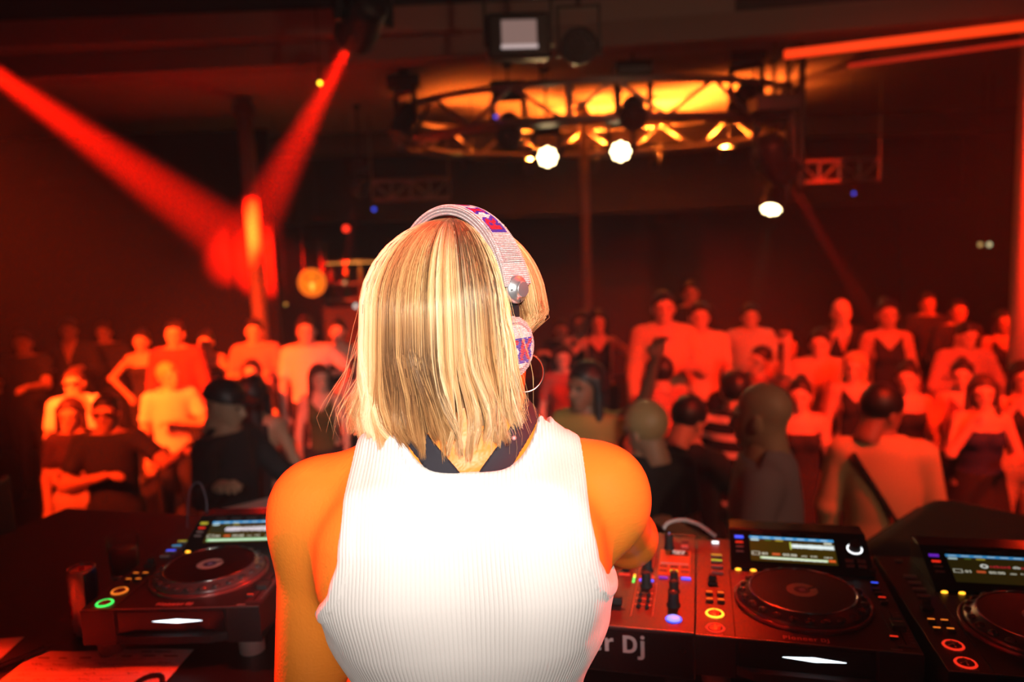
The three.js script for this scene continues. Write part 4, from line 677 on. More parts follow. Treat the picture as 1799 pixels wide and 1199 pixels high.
{ // added hanging lamp in place of the camera flash
  const a = behind(KEY, V(-0.05, 2.24, -0.80), 0.03), d = V(-0.05, 2.24, -0.80).sub(a).normalize(), t = thing('added_flash_lamp', 'added white lamp hung behind the photographer in place of the camera flash', 'lamp', a);
  const turn = (g) => { g.applyQuaternion(q1.setFromUnitVectors(V(0, 0, 1), d)); return g; };
  part('housing', turn(lathe([[0, -0.18], [0.06, -0.18], [0.085, -0.1], [0.09, 0.01], [0.084, 0.01], [0.08, -0.01]], 28).rotateX(Math.PI / 2)), housingM, t); part('lens', turn(new THREE.CircleGeometry(0.08, 32)), lensWhite, t);
  part('hanger', box(0.03, 5.0 - a.y, 0.03, 0, (5.0 - a.y) / 2 + 0.02, -0.0).translate(-d.x * 0.1, 0, -d.z * 0.1), darkMetal, t);
}
// the oval ring truss and what hangs on it
const RC = at(1050, 240, 8.0), RA = 2.15, RB = 1.32, RY0 = 3.47, RY1 = 3.80;
const ringAt = (a, y, k = 1) => V(RC.x + RA * k * Math.cos(a), y, RC.z - RB * k * Math.sin(a));
{
  const t = thing('ring_truss', 'oval ring truss under the warm-lit ceiling', 'truss'), n = 14;
  const oval = (y, k) => new THREE.TubeGeometry(new THREE.CatmullRomCurve3(Array.from({ length: 48 }, (_, i) => ringAt(i / 48 * Math.PI * 2, y, k)), true), 120, 0.034, 8, true);
  part('bottom_chord', oval(RY0, 1), metalM, t); part('top_chord', oval(RY1, 1), metalM, t); part('inner_chord', oval(RY0, 0.9), metalM, t);
  for (let i = 0; i < n; i++) {
    const a = i / n * Math.PI * 2, b = (i + 1) / n * Math.PI * 2, m = (a + b) / 2;
    part('brace', bar(ringAt(a, RY0), ringAt(m, RY1), 0.022, 6), metalM, t); part('brace', bar(ringAt(m, RY1), ringAt(b, RY0), 0.022, 6), metalM, t); part('rung', bar(ringAt(a, RY0), ringAt(a, RY0, 0.9), 0.011, 6), metalM, t);
  }
  for (const a of [0.6, 1.9, 3.1, 4.4, 5.4]) part('hanger', bar(ringAt(a, RY1), ringAt(a, LOW + 0.18), 0.012, 6), darkMetal, t);
  part('post', bar(ringAt(4.52, RY0), ringAt(4.52, RY1), 0.04, 6), metalM, t);
}
const WHEADS = [[at(962, 277, 7.2), at(985, 560, 2.2), 'left one of the two bright bee-eye lamps under the ring truss'], [at(1090, 268, 7.2), at(1010, 700, 2.4), 'right one of the two bright bee-eye lamps under the ring truss'], [at(1353, 376, 7.4), at(1322, 560, 6.9), 'bright warm lamp with a faint beam below the right truss']];
for (const [a, b, l] of WHEADS) movingHead(l, behind(a, b, 0.03), b, lensWarm, 1.15, 7, 0.3);
for (const [px, py, d, b, l] of [[893, 245, 7.0, at(880, 420, 6), 'unlit moving light hanging left of the bee-eye lamps'], [1112, 210, 6.6, at(1100, 420, 5), 'unlit moving light in front of the ring truss'], [1300, 196, 7.0, at(1260, 300, 6.7), 'unlit moving light tilted at the right end of the ring truss'], [700, 246, 7.2, at(640, 400, 7), 'unlit moving light at the left end of the ring truss']]) movingHead(l, at(px, py, d), b, lensOff, 1.35, 7);
// up-lights on the ring that wash the ceiling
UP.forEach(([p, q], i) => {
  const d = q.clone().sub(p).normalize(), c = behind(p, q, 0.02), t = thing('up_light', ['first', 'second', 'third', 'fourth', 'fifth'][i] + ' amber up-light from the left inside the ring truss', 'stage light', c), turn = (g) => { g.applyQuaternion(q1.setFromUnitVectors(V(0, 0, 1), d)); return g; };
  part('housing', turn(lathe([[0, -0.12], [0.05, -0.12], [0.062, 0.004], [0.056, 0.004], [0.052, -0.006]], 20).rotateX(Math.PI / 2)), housingM, t); part('lens', turn(new THREE.CircleGeometry(0.053, 24)), lit(1, 0.5, 0.1, 8), t); part('bracket', bar(V(0.07, -0.02, 0), V(0.07, roofAt(c.z) - c.y, 0), 0.006, 6), darkMetal, t); part('arm', box(0.08, 0.02, 0.02, 0.035, -0.05, 0), darkMetal, t);
});
// straight ladder trusses at the back, and the black truss leg on the right
function ladder(label, a, b, h, n, m = metalM, name = 'ladder_truss') {
  const t = thing(name, label, 'truss'), up = V(0, h, 0);
  part('bottom_chord', bar(a, b, 0.024, 8), m, t); part('top_chord', bar(a.clone().add(up), b.clone().add(up), 0.024, 8), m, t);
  for (let i = 0; i <= n; i++) { const p = a.clone().lerp(b, i / n); part('rung', bar(p, p.clone().add(up), 0.014, 6), m, t); if (i === 0 || i === n) part('hanger', bar(p.clone().add(up), V(p.x, roofAt(p.z), p.z), 0.008, 6), m, t); if (i < n) { const q = a.clone().lerp(b, (i + 1) / n); part('brace', i % 2 ? bar(p, q.clone().add(up), 0.012, 6) : bar(p.clone().add(up), q, 0.012, 6), m, t); } }
  return t;
}
ladder('short ladder truss at the back above the DJ hair', at(655, 352, 9.6), at(790, 347, 9.6), 0.24, 4);
ladder('short ladder truss at the back right of the dark moving light', at(1404, 321, 8.4), at(1545, 316, 8.4), 0.23, 4);
{ const t = thing('truss_leg', 'black vertical truss leg right of the ring truss', 'truss'), a = at(1384, 330, 6.9), b = V(a.x, LOW + 0.15, a.z); for (const [dx, dz] of [[0, 0], [0.14, 0], [0.07, 0.12]]) part('chord', bar(a.clone().add(V(dx, 0, dz)), b.clone().add(V(dx, 0, dz)), 0.022, 8), housingM, t); for (let i = 0; i < 5; i++) part('brace', bar(a.clone().lerp(b, i / 5), b.clone().lerp(a, 0.8 - i / 5).add(V(0.14, 0, 0)), 0.012, 6), housingM, t); }
// fixtures above the beam
{
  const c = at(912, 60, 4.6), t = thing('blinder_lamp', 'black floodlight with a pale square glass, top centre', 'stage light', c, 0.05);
  part('housing', box(0.40, 0.28, 0.16, 0, 0, -0.08, 0.03), housingM, t); part('glass', box(0.22, 0.15, 0.01, 0, 0.01, 0.004, 0.004), lit(0.9, 0.55, 0.48, 0.24), t, 'pale front glass with the flash reflection put in as glow'); part('glass_glint', box(0.23, 0.022, 0.02, 0, -0.075, 0.006, 0.006), lit(0.9, 0.68, 0.66, 0.6), t); part('bracket', merge([box(0.02, 0.3, 0.03, -0.21, 0.1, -0.08), box(0.02, 0.3, 0.03, 0.21, 0.1, -0.08), box(0.44, 0.02, 0.03, 0, 0.25, -0.08), box(0.03, 0.75, 0.03, 0, 0.62, -0.08)]), darkMetal, t);  // glass and its edge glow in place of the reflected flash
  const p = at(1018, 80, 4.6), u = thing('par_can', 'round unlit par can beside the floodlight, top centre', 'stage light', p, -0.05);
  part('housing', lathe([[0, -0.14], [0.09, -0.14], [0.115, 0], [0.108, 0.002], [0.104, -0.02]], 32).rotateX(Math.PI / 2), housingM, u); part('cell_plate', new THREE.CircleGeometry(0.105, 32).translate(0, 0, -0.015), darkMetal, u);
  for (let i = 0; i < 19; i++) { const ring = i === 0 ? 0 : i < 7 ? 1 : 2, a = ring === 1 ? (i - 1) / 6 * 6.283 : (i - 7) / 12 * 6.283, g = new THREE.SphereGeometry(0.016, 10, 6); g.scale(1, 1, 0.5); g.translate(Math.cos(a) * ring * 0.04, Math.sin(a) * ring * 0.04, -0.01); part('lens', g, lensOff, u); }
  part('bracket', merge([box(0.02, 0.3, 0.03, -0.13, 0.1, -0.06), box(0.02, 0.3, 0.03, 0.13, 0.1, -0.06), box(0.28, 0.02, 0.03, 0, 0.25, -0.06), box(0.03, 0.75, 0.03, 0, 0.62, -0.06)]), darkMetal, u);
  // lighting bar that carries them
  const bar1 = solo('lighting_bar', bar(V(-5.5, 4.72, c.z - 0.08), V(5.5, 4.72, c.z - 0.08), 0.024, 10), darkMetal, 'black lighting bar under the dark ceiling above the floodlight', 'bar');
}
// red strips along the right-hand soffit
{
  const strip = (p0, p1, h, label, m) => { const v = p1.clone().sub(p0), g = new THREE.BoxGeometry(v.length(), h, 0.03); g.applyQuaternion(q1.setFromUnitVectors(V(1, 0, 0), v.normalize())); g.translate((p0.x + p1.x) / 2, (p0.y + p1.y) / 2, (p0.z + p1.z) / 2); return solo('led_strip_light', g, m, label, 'light strip'); };
  strip(at(1378, 96, 5.75), at(1830, 42, 5.35), 0.062, 'wide red light strip along the soffit at top right', lit(1, 0.045, 0.004, 1.25));
  strip(at(1490, 116, 6.0), at(1830, 70, 5.6), 0.03, 'thin dim red light strip below the wide one at top right', lit(1, 0.02, 0.002, 0.42));
  const c = at(1600, 72, 5.5), r = new THREE.RectAreaLight(new THREE.Color().setRGB(1, 0.045, 0.004), 0.6, 1.9, 0.06); r.name = 'strip_glow'; r.position.set(c.x, c.y - 0.04, c.z + 0.03); r.lookAt(c.x, c.y - 1, c.z + 0.8); scene.add(r);
}
// round backlit sign with a stag's head
{
  const c = at(548, 497, 9.4), t = thing('round_sign', 'round glowing orange sign with a stag head on the back wall', 'sign', c);
  const tex = canvas(256, 256, (x) => { x.fillStyle = '#ff7a10'; x.fillRect(0, 0, 256, 256); x.strokeStyle = '#b03404'; x.lineWidth = 9; x.beginPath(); x.arc(128, 128, 104, 0, 7); x.stroke(); x.lineWidth = 10; x.lineCap = 'round'; const st = (p) => { x.beginPath(); x.moveTo(p[0], p[1]); for (let i = 2; i < p.length; i += 2) x.lineTo(p[i], p[i + 1]); x.stroke(); }; for (const k of [-1, 1]) { st([128 + k * 14, 130, 128 + k * 46, 104, 128 + k * 54, 58]); st([128 + k * 34, 112, 128 + k * 24, 74]); st([128 + k * 52, 84, 128 + k * 76, 66]); } x.fillStyle = '#ffd24a'; x.beginPath(); x.moveTo(104, 130); x.lineTo(152, 130); x.lineTo(140, 205); x.lineTo(116, 205); x.closePath(); x.fill(); });
  part('face', new THREE.CircleGeometry(0.165, 48), new THREE.MeshStandardMaterial({ color: 0x000000, emissive: 0xffffff, emissiveMap: tex, emissiveIntensity: 1.1 }), t); part('case', cyl(0.175, 0.175, 0.06, 0, 0, 0, 48).rotateX(Math.PI / 2).translate(0, 0, -0.034), housingM, t); part('rim', new THREE.TorusGeometry(0.172, 0.008, 8, 48), lit(1, 0.12, 0.01, 1.2), t);
  for (const k of [-1, 1]) part('hanger_rod', bar(V(k * 0.1, 0.14, -0.034), V(k * 0.1, roofAt(c.z) - c.y, -0.034), 0.006, 6), housingM, t);
  glow('sign_glow', c.clone().add(V(0, 0, 0.12)), [1, 0.35, 0.05], 0.35, 8);
}
// back bar shelves
{
  const c = at(630, 500, 10.2), t = thing('bar_shelf', 'lit back-bar shelf left of the DJ hair', 'shelf', V(c.x, FL, c.z)), w = 0.9, y0 = c.y - FL;
  for (const k of [-1, 1]) part('upright', box(0.05, y0 + 0.6, 0.3, k * w / 2, (y0 + 0.6) / 2, 0), brown, t);
  [-0.2, 0.02, 0.32].forEach((y) => part('shelf_board', box(w, 0.03, 0.28, 0, y0 + y, 0), std(0.25, 0.14, 0.08, 0.5), t));
  part('cabinet', box(w, y0 - 0.3, 0.32, 0, (y0 - 0.3) / 2, 0), brown, t); part('shelf_light', box(w - 0.1, 0.012, 0.015, 0, y0 + 0.3, 0.12), lit(1, 0.35, 0.06, 1.6), t);
  const bg = lathe([[0, 0], [0.035, 0], [0.036, 0.14], [0.03, 0.18], [0.013, 0.21], [0.013, 0.26], [0, 0.26]], 16), tints = [[0.15, 0.05, 0.02], [0.04, 0.09, 0.03], [0.35, 0.2, 0.06], [0.3, 0.28, 0.26]];
  for (let i = 0; i < 8; i++) { const b = solo('bottle', bg, std(...tints[i % 4], 0.15), ['amber', 'green', 'honey', 'clear'][i % 4] + (i < 4 ? ' bottle on the upper back-bar shelf' : ' bottle on the lower back-bar shelf'), 'bottle', 'bottles on the back bar'); b.position.set(c.x - 0.36 + (i % 4) * 0.2, c.y + (i < 4 ? 0.0365 : -0.1835), c.z + 0.02); if (i > 3) b.scale.y = 0.7; }
  glow('shelf_glow', V(c.x, c.y + 0.28, c.z + 0.2), [1, 0.4, 0.08], 0.12, 4);
}
// pin-point status lights on the rig and behind the bar
for (const [px, py, d, m, r, l] of [[657, 368, 9.4, ledBlue, 0.022, 'small blue light left of the DJ head'], [871, 205, 6.8, ledBlue, 0.016, 'small blue light inside the ring truss'], [1500, 340, 8.2, ledBlue, 0.016, 'small blue light below the right ladder truss'], [562, 146, 5.6, lit(1, 0.75, 0.03, 4), 0.016, 'small yellow light in the red beam'], [1722, 430, 8.5, lit(0.9, 0.6, 0.2, 0.6), 0.025, 'left one of two pale lights at the back right'], [1738, 430, 8.5, lit(0.8, 0.75, 0.4, 1), 0.025, 'right one of two pale lights at the back right'], [605, 497, 10, lit(1, 0.6, 0.25, 0.6), 0.025, 'small amber light beside the round sign'], [502, 535, 9.5, lit(0.9, 0.55, 0.1, 0.5), 0.022, 'small ochre light left of the round sign'], [625, 538, 9.2, lit(1, 0.85, 0.75, 1), 0.03, 'small white light beside the DJ hair'], [608, 402, 9.3, lit(1, 0.03, 0.01, 2.0), 0.045, 'red disc lamp in the small back beam']])
  { const t = thing('status_light', l, 'light', at(px, py, d)); part('lens', new THREE.SphereGeometry(r, 10, 6), m, t); part('socket', cyl(r * 1.05, r * 1.05, r * 1.4, 0, 0, 0, 14).rotateX(Math.PI / 2).translate(0, 0, -r * 0.95), housingM, t); part('drop_cable', bar(V(0, 0, -r * 1.4), V(0, roofAt(t.position.z) - t.position.y, -r * 1.4), 0.004, 5), housingM, t); }

// ================================================================ the crowd
const headF = (f) => meshField((x, y, z) => { // face towards +z, centre of the head at the origin
  let d = blob(x, y, z, [0, 0.022, -0.012], [0.074, 0.086, 0.092]);
  d = smin(d, blob(x, y, z, [0, -0.055, 0.034], f ? [0.052, 0.062, 0.058] : [0.058, 0.066, 0.06]), 0.05);
  d = smin(d, limb(x, y, z, [0, -0.002, 0.086], [0, -0.038, 0.106], 0.010, 0.0145), 0.02);
  d = smin(d, limb(x, y, z, [-0.016, -0.075, 0.084], [0.016, -0.075, 0.084], 0.011, 0.011), 0.012);
  d = smin(d, blob(x, y, z, [0, -0.106, 0.068], f ? [0.022, 0.016, 0.02] : [0.03, 0.02, 0.022]), 0.03);
  d = smin(d, limb(x, y, z, [-0.045, 0.012, 0.078], [0.045, 0.012, 0.078], 0.01, 0.01), 0.02);
  for (const k of [-1, 1]) { d = smax(d, -blob(x, y, z, [k * 0.031, -0.008, 0.099], [0.018, 0.011, 0.014]), 0.014); d = smin(d, blob(x, y, z, [k * 0.077, -0.025, -0.01], [0.009, 0.03, 0.019]), 0.008); }
  return smin(d, limb(x, y, z, [0, -0.06, -0.02], [0, -0.15, -0.03], f ? 0.045 : 0.055, f ? 0.048 : 0.06), 0.03);
}, [-0.11, -0.17, -0.13], [0.11, 0.13, 0.14], 0.0075, 1);
const HEADS = { f: headF(true), m: headF(false) };
const capD = (x, y, z, g = 0.011) => Math.max(blob(x, y, z, [0, 0.022, -0.014], [0.076 + g, 0.088 + g, 0.094 + g]), -0.72 * y + 0.69 * z - 0.012);
const hairGeo = (fn, lo = [-0.14, -0.5, -0.2]) => meshField(fn, lo, [0.14, 0.19, 0.15], 0.009, 1);
const HAIRS = {
  short: hairGeo((x, y, z) => capD(x, y, z)),
  buzz: hairGeo((x, y, z) => capD(x, y, z, 0.004)),
  long: hairGeo((x, y, z) => { let d = capD(x, y, z, 0.016); d = smin(d, limb(x * 0.62, y, z, [0, 0.0, -0.062], [0, -0.33, -0.075], 0.05, 0.04), 0.03); for (const k of [-1, 1]) d = smin(d, limb(x, y, z, [k * 0.08, 0.03, -0.01], [k * 0.098, -0.24, 0.02], 0.022, 0.026), 0.025); return d; }),
  bob: hairGeo((x, y, z) => { let d = capD(x, y, z, 0.018); d = smin(d, limb(x * 0.68, y, z, [0, 0, -0.06], [0, -0.12, -0.055], 0.06, 0.05), 0.03); for (const k of [-1, 1]) d = smin(d, limb(x, y, z, [k * 0.082, 0.03, 0], [k * 0.09, -0.11, 0.015], 0.024, 0.024), 0.025); return d; }),
  bun: hairGeo((x, y, z) => smin(capD(x, y, z, 0.008), blob(x, y, z, [0, 0.085, -0.095], [0.042, 0.042, 0.042]), 0.02)),
  cap: hairGeo((x, y, z) => { let d = Math.max(blob(x, y, z, [0, 0.03, -0.01], [0.092, 0.095, 0.108]), 0.02 - y); return smin(d, Math.max(blob(x, y, z, [0, 0.036, 0.10], [0.078, 0.010, 0.085]), -(z - 0.02)), 0.012); }),
};
const EYES = [-1, 1].map((k) => { const g = new THREE.SphereGeometry(0.0095, 10, 8); g.scale(1.3, 0.7, 0.6); g.translate(k * 0.031, -0.006, 0.084); return g; });
const LIPS = (() => { const g = new THREE.SphereGeometry(0.01, 12, 8); g.scale(2.0, 0.62, 0.6); g.translate(0, -0.076, 0.090); return g; })();
const SHADES = merge([box(0.052, 0.03, 0.006, -0.034, 0, 0.098, 0.003), box(0.052, 0.03, 0.006, 0.034, 0, 0.098, 0.003), box(0.02, 0.005, 0.005, 0, 0.006, 0.1), box(0.004, 0.006, 0.1, -0.078, 0.004, 0.05), box(0.004, 0.006, 0.1, 0.078, 0.004, 0.05)]);
const POSE = {
  down: [[0.06, -0.28, 0.02], [0.05, -0.52, 0.09]], hip: [[0.2, -0.2, -0.04], [0.03, -0.36, 0.08]], drink: [[0.09, -0.27, 0.03], [0.0, -0.20, 0.25]], cross: [[0.10, -0.26, 0.09], [-0.15, -0.20, 0.19]],
  up: [[0.17, 0.14, 0.05], [0.25, 0.37, 0.12]], high: [[0.09, 0.25, 0.08], [0.06, 0.49, 0.12]], face: [[0.10, -0.2, 0.2], [-0.04, 0.04, 0.22]], out: [[0.2, -0.16, 0.12], [0.34, -0.06, 0.30]], fwd: [[0.05, -0.22, 0.18], [-0.02, -0.2, 0.42]],
};
const TONE = { pale: std(0.62, 0.40, 0.29, 0.5), tan: std(0.50, 0.29, 0.18, 0.5), deep: std(0.26, 0.13, 0.075, 0.5) };
const HAIRC = { black: std(0.012, 0.010, 0.010, 0.45), brown: std(0.06, 0.03, 0.018, 0.5), blond: std(0.55, 0.36, 0.16, 0.45), grey: std(0.35, 0.32, 0.3, 0.6) };
const eyeM = std(0.02, 0.015, 0.012, 0.2), lipM = std(0.42, 0.10, 0.08, 0.4), shadeM = std(0.006, 0.006, 0.007, 0.12), shoeM = std(0.05, 0.05, 0.05, 0.5);
const clothM = new Map(); const fabric = (c) => { const k = c.join(); if (!clothM.has(k)) clothM.set(k, std(...c, 0.85)); return clothM.get(k); };
const stripes = (() => { const t = canvas(16, 256, (x) => { for (let i = 0; i < 4; i++) { x.fillStyle = '#0c0b0d'; x.fillRect(0, i * 64, 16, 38); x.fillStyle = '#c8c0c0'; x.fillRect(0, i * 64 + 38, 16, 26); } }); t.wrapS = t.wrapT = THREE.RepeatWrapping; return new THREE.MeshPhysicalMaterial({ map: t, roughness: 0.85 }); })();
const BLACK = [0.012, 0.011, 0.012], WHITE = [0.68, 0.64, 0.60], CREAM = [0.62, 0.42, 0.21], JEAN = [0.05, 0.06, 0.10];

function person(label, px, py, hh, o = {}) {
  const f = o.f ?? false; let d = 1296 * 0.235 / hh, top = at(px, py, d);
  const least = f ? 1.52 : 1.60;
  if (top.y - FL < least) { top = atLevel(px, py, FL + least); }
  const H = top.y - FL, s = H / 1.715, yaw = (o.yaw ?? 0) + Math.atan2(-top.x, -top.z + 1) * 0.5 * (o.yaw === undefined ? 1 : 0);
  const t = thing('person', label, 'person', V(top.x, FL, top.z), yaw, 'crowd on the dance floor'); t.scale.setScalar(s);
  const sw = f ? 0.148 : 0.170, S = (k) => [k * sw, 1.385, 0], J = (k, p) => { const q = POSE[p]; return [S(k), ...q.map((v) => [k * sw + k * v[0], 1.385 + v[1], v[2]])]; };
  const R = J(1, o.r ?? 'down'), L = J(-1, o.l ?? 'down'), lean = o.lean ?? 0;
  const w = f ? [0.135, 0.112, 0.160, 0.098] : [0.158, 0.142, 0.150, 0.110];
  const torso = (x, y, z) => {
    let a = blob(x, y, z, [0, 1.27, 0], [w[0], 0.19, w[3]]); a = smin(a, blob(x, y, z, [0, 1.07, 0], [w[1], 0.2, w[3] * 0.95]), 0.08); a = smin(a, blob(x, y, z, [0, 0.92, 0], [w[2], 0.13, 0.115]), 0.07);
    a = smin(a, limb(x, y, z, [-sw + 0.03, 1.385, 0], [sw - 0.03, 1.385, 0], 0.055, 0.055), 0.07); a = smin(a, limb(x, y, z, [0, 1.40, -0.005], [0, 1.47, 0.005], f ? 0.055 : 0.07, f ? 0.045 : 0.056), 0.05);
    if (f) for (const k of [-1, 1]) a = smin(a, blob(x, y, z, [k * 0.062, 1.255, 0.085], [0.058, 0.056, 0.05]), 0.03);
    return a;
  };
  const ra = f ? [0.042, 0.034, 0.023] : [0.052, 0.042, 0.028];
  const upper = (x, y, z) => Math.min(limb(x, y, z, R[0], R[1], ra[0], ra[1]), limb(x, y, z, L[0], L[1], ra[0], ra[1])), lower = (x, y, z) => Math.min(limb(x, y, z, R[1], R[2], ra[1], ra[2]), limb(x, y, z, L[1], L[2], ra[1], ra[2]));
  const legs = (x, y, z) => { let a = 9; for (const k of [-1, 1]) { a = smin(a, limb(x, y, z, [k * 0.085, 0.9, 0], [k * 0.1, 0.49, 0.015], 0.088, 0.056), 0.03); a = smin(a, limb(x, y, z, [k * 0.1, 0.49, 0.015], [k * 0.105, 0.07, -0.01], 0.056, 0.038), 0.02); } return a; };
  const all = (x, y, z) => smin(smin(torso(x, y, z), smin(upper(x, y, z), lower(x, y, z), 0.02), 0.035), legs(x, y, z), 0.04);
  const ext = (i, g) => g(...[R[1], R[2], L[1], L[2]].map((q) => q[i])), lo = [Math.min(-0.26, ext(0, Math.min) - 0.06), 0.04, Math.min(-0.17, ext(2, Math.min) - 0.06)], hi = [Math.max(0.26, ext(0, Math.max) + 0.06), Math.max(1.56, ext(1, Math.max) + 0.06), Math.max(0.19, ext(2, Math.max) + 0.06)];
  const cell = hh > 60 ? 0.015 : 0.019;
  const hy = o.look ?? 0, hp = new THREE.Matrix4().makeTranslation(0, 1.588, 0.012).multiply(new THREE.Matrix4().makeRotationFromEuler(new THREE.Euler(o.nod ?? 0.05, hy, o.tilt ?? 0, 'YXZ')));
  const head = HEADS[f ? 'f' : 'm'].clone().applyMatrix4(hp);
  const hand = (A, k) => placeHand(A[2], A[1], k < 0, null, f ? 0.9 : 1.0);
  part('body', mergeSmooth([meshField(all, lo, hi, cell, 1), head, hand(R, 1), hand(L, -1)]), TONE[o.skin ?? 'pale'], t);
  // top
  const kind = o.top ?? 'tee', hem = o.hem ?? 0.90;
  const sleeve = { tee: (x, y, z) => smax(upper(x, y, z) - 0.014, Math.max(...[R, L].map((A) => { const q = [A[1][0] - A[0][0], A[1][1] - A[0][1], A[1][2] - A[0][2]], l = Math.hypot(...q), u = ((x - A[0][0]) * q[0] + (y - A[0][1]) * q[1] + (z - A[0][2]) * q[2]) / l / l; return Math.sign(x) === Math.sign(A[0][0]) ? (u - 0.72) * l : -9; })), 0.01), shirt: (x, y, z) => smin(upper(x, y, z), lower(x, y, z), 0.02) - 0.013 }[kind];
  const topD = (x, y, z) => {
    let a = torso(x, y, z) - 0.013; if (sleeve) a = smin(a, sleeve(x, y, z), 0.03);
    if (kind === 'tube') a = Math.max(a, y - 1.315); else if (kind === 'tank') a = Math.max(a, Math.abs(x) - 0.105, y - (z > 0 ? 1.30 + Math.abs(x) * 1.2 : 1.40)); else a = Math.max(a, y - 1.475, o.open ? Math.min(z, y - (1.22 + Math.abs(x) * 3.2)) : z > 0 ? y - 1.445 : -9);
    return Math.max(a, hem - y);
  };
  const tg = meshField(topD, lo, hi, cell, 1);
  if (o.striped) { const p = tg.attributes.position, uv = new Float32Array(p.count * 2); for (let i = 0; i < p.count; i++) { uv[2 * i] = 0.5; uv[2 * i + 1] = p.getY(i) / 0.40; } tg.setAttribute('uv', new THREE.BufferAttribute(uv, 2)); }
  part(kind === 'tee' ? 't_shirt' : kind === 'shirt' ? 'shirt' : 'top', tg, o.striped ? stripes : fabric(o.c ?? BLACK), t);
  // trousers or skirt
  part(o.skirt ? 'skirt' : 'trousers', meshField((x, y, z) => { if (o.skirt) return Math.max(blob(x, 0.8, z, [0, 0.8, 0], [mix(0.24, 0.15, clamp((y - 0.55) / 0.5, 0, 1)), 1, mix(0.2, 0.115, clamp((y - 0.55) / 0.5, 0, 1))]), y - 1.02, 0.55 - y); return Math.max(smin(torso(x, y, z), legs(x, y, z), 0.05) - 0.012, y - Math.max(hem + 0.04, 0.98), 0.08 - y); }, [-0.26, 0.04, -0.22], [0.26, 1.12, 0.22], 0.022, 1), fabric(o.b ?? BLACK), t);
  for (const k of [-1, 1]) { const g = new THREE.SphereGeometry(1, 12, 8); g.scale(0.046, 0.05, 0.125); g.translate(k * 0.105, 0.05, 0.04); part('shoe', g, shoeM, t); }
  const put = (n, g, m) => { const q = part(n, g, m, t); q.applyMatrix4(hp); return q; };
  if (o.hair !== 'bald') put(o.hair === 'cap' ? 'cap' : 'hair', HAIRS[o.hair ?? (f ? 'long' : 'short')], HAIRC[o.hc ?? 'black']);
  for (const e of EYES) put('eye', e, eyeM); if (f) put('lips', LIPS, lipM); if (o.shades) put('sunglasses', SHADES, shadeM);
  if (o.bag) part('bag_strap', tube([V(0.13, 1.40, -0.10), V(0.02, 1.22, -0.135), V(-0.10, 1.02, -0.135), V(-0.17, 0.92, -0.06)], 0.012, 24, 6), fabric(BLACK), t);
  t.userData.wrist = [R[2], L[2]];
  return t;
}
const P = person, PI = Math.PI;
// left side
P('dim man at far left with a pale open collar above a black jacket', 119, 558, 36, { top: 'shirt', r: 'drink', l: 'drink', skin: 'tan', open: true });
P('dim head between two men at the far left back', 152, 568, 30, { top: 'tee', c: BLACK, skin: 'tan' });
P('dim bearded man behind the bright shirt at far left', 181, 563, 34, { top: 'shirt', c: BLACK, skin: 'tan', r: 'cross' });
P('dark man at the left edge with both fists raised in front', 38, 578, 40, { top: 'tee', c: BLACK, skin: 'tan', r: 'fwd', l: 'fwd' });
P('woman in a black tube top with one hand on her hip', 247, 578, 38, { f: true, top: 'tube', c: BLACK, hair: 'bun', l: 'hip', hem: 1.02 });
P('tall man in a plain shirt behind the hand-on-hip woman', 305, 560, 42, { top: 'shirt', c: [0.22, 0.05, 0.04], hair: 'buzz' });
P('woman with bare shoulders and a low strapless top, left of the column', 360, 580, 38, { f: true, top: 'tube', c: BLACK, hair: 'bun', hem: 1.05, r: 'drink', l: 'drink' });
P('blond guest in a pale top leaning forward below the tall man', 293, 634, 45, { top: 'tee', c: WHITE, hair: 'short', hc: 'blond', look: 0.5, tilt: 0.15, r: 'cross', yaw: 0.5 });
P('man in a white t-shirt with dark glasses behind the woman in a dark top', 128, 645, 50, { top: 'tee', c: [0.86, 0.84, 0.80], hair: 'buzz', hc: 'brown', shades: true, r: 'face' });
P('smiling woman in a dark top and pale trousers at far left', 122, 698, 54, { f: true, top: 'tee', c: [0.05, 0.02, 0.02], hair: 'bob', hc: 'brown', b: [0.6, 0.45, 0.4], hem: 0.98, r: 'cross' });
const shadesMan = P('man in black with sunglasses and short black hair, arm across his chest', 184, 690, 66, { top: 'tee', c: BLACK, shades: true, r: 'out', l: 'cross', skin: 'tan' });
P('man in a black cap and black clothes looking to the right', 388, 664, 80, { top: 'shirt', c: BLACK, hair: 'cap', yaw: 1.35, look: 0.1, nod: 0.25, skin: 'tan', r: 'fwd', l: 'out' });
P('woman with very long dark hair seen from behind, beside the cap wearer', 441, 658, 66, { f: true, top: 'tank', c: BLACK, yaw: PI, hair: 'long', l: 'drink', r: 'down', skin: 'tan' });
P('guest in a loose pale patterned t-shirt in front of the lit column', 445, 557, 40, { top: 'tee', c: [0.42, 0.22, 0.2], hair: 'short', r: 'drink', l: 'drink' });
P('small bright face just above the long dark hair', 440, 630, 46, { f: true, top: 'tee', c: BLACK, hair: 'bob' });
P('man in a pale t-shirt with a bent arm, below the round sign', 537, 553, 44, { top: 'tee', c: [0.72, 0.60, 0.48], hair: 'short', r: 'hip', l: 'down' });
P('woman with folded arms right of the man under the round sign', 592, 558, 40, { f: true, top: 'tube', c: BLACK, hair: 'bun', r: 'cross', l: 'cross' });
P('guest half hidden by the DJ hair on its left side', 640, 564, 36, { f: true, top: 'tee', c: WHITE });
P('woman in a dark green top with long brown hair, near the DJ hair', 560, 638, 52, { f: true, top: 'tank', c: [0.05, 0.075, 0.02], hc: 'brown', hair: 'long', look: 0.4, hem: 0.95 });
P('guest in a pale top low beside the blonde DJ hair', 632, 622, 46, { f: true, top: 'tee', c: [0.7, 0.55, 0.42], hc: 'brown', r: 'cross' });
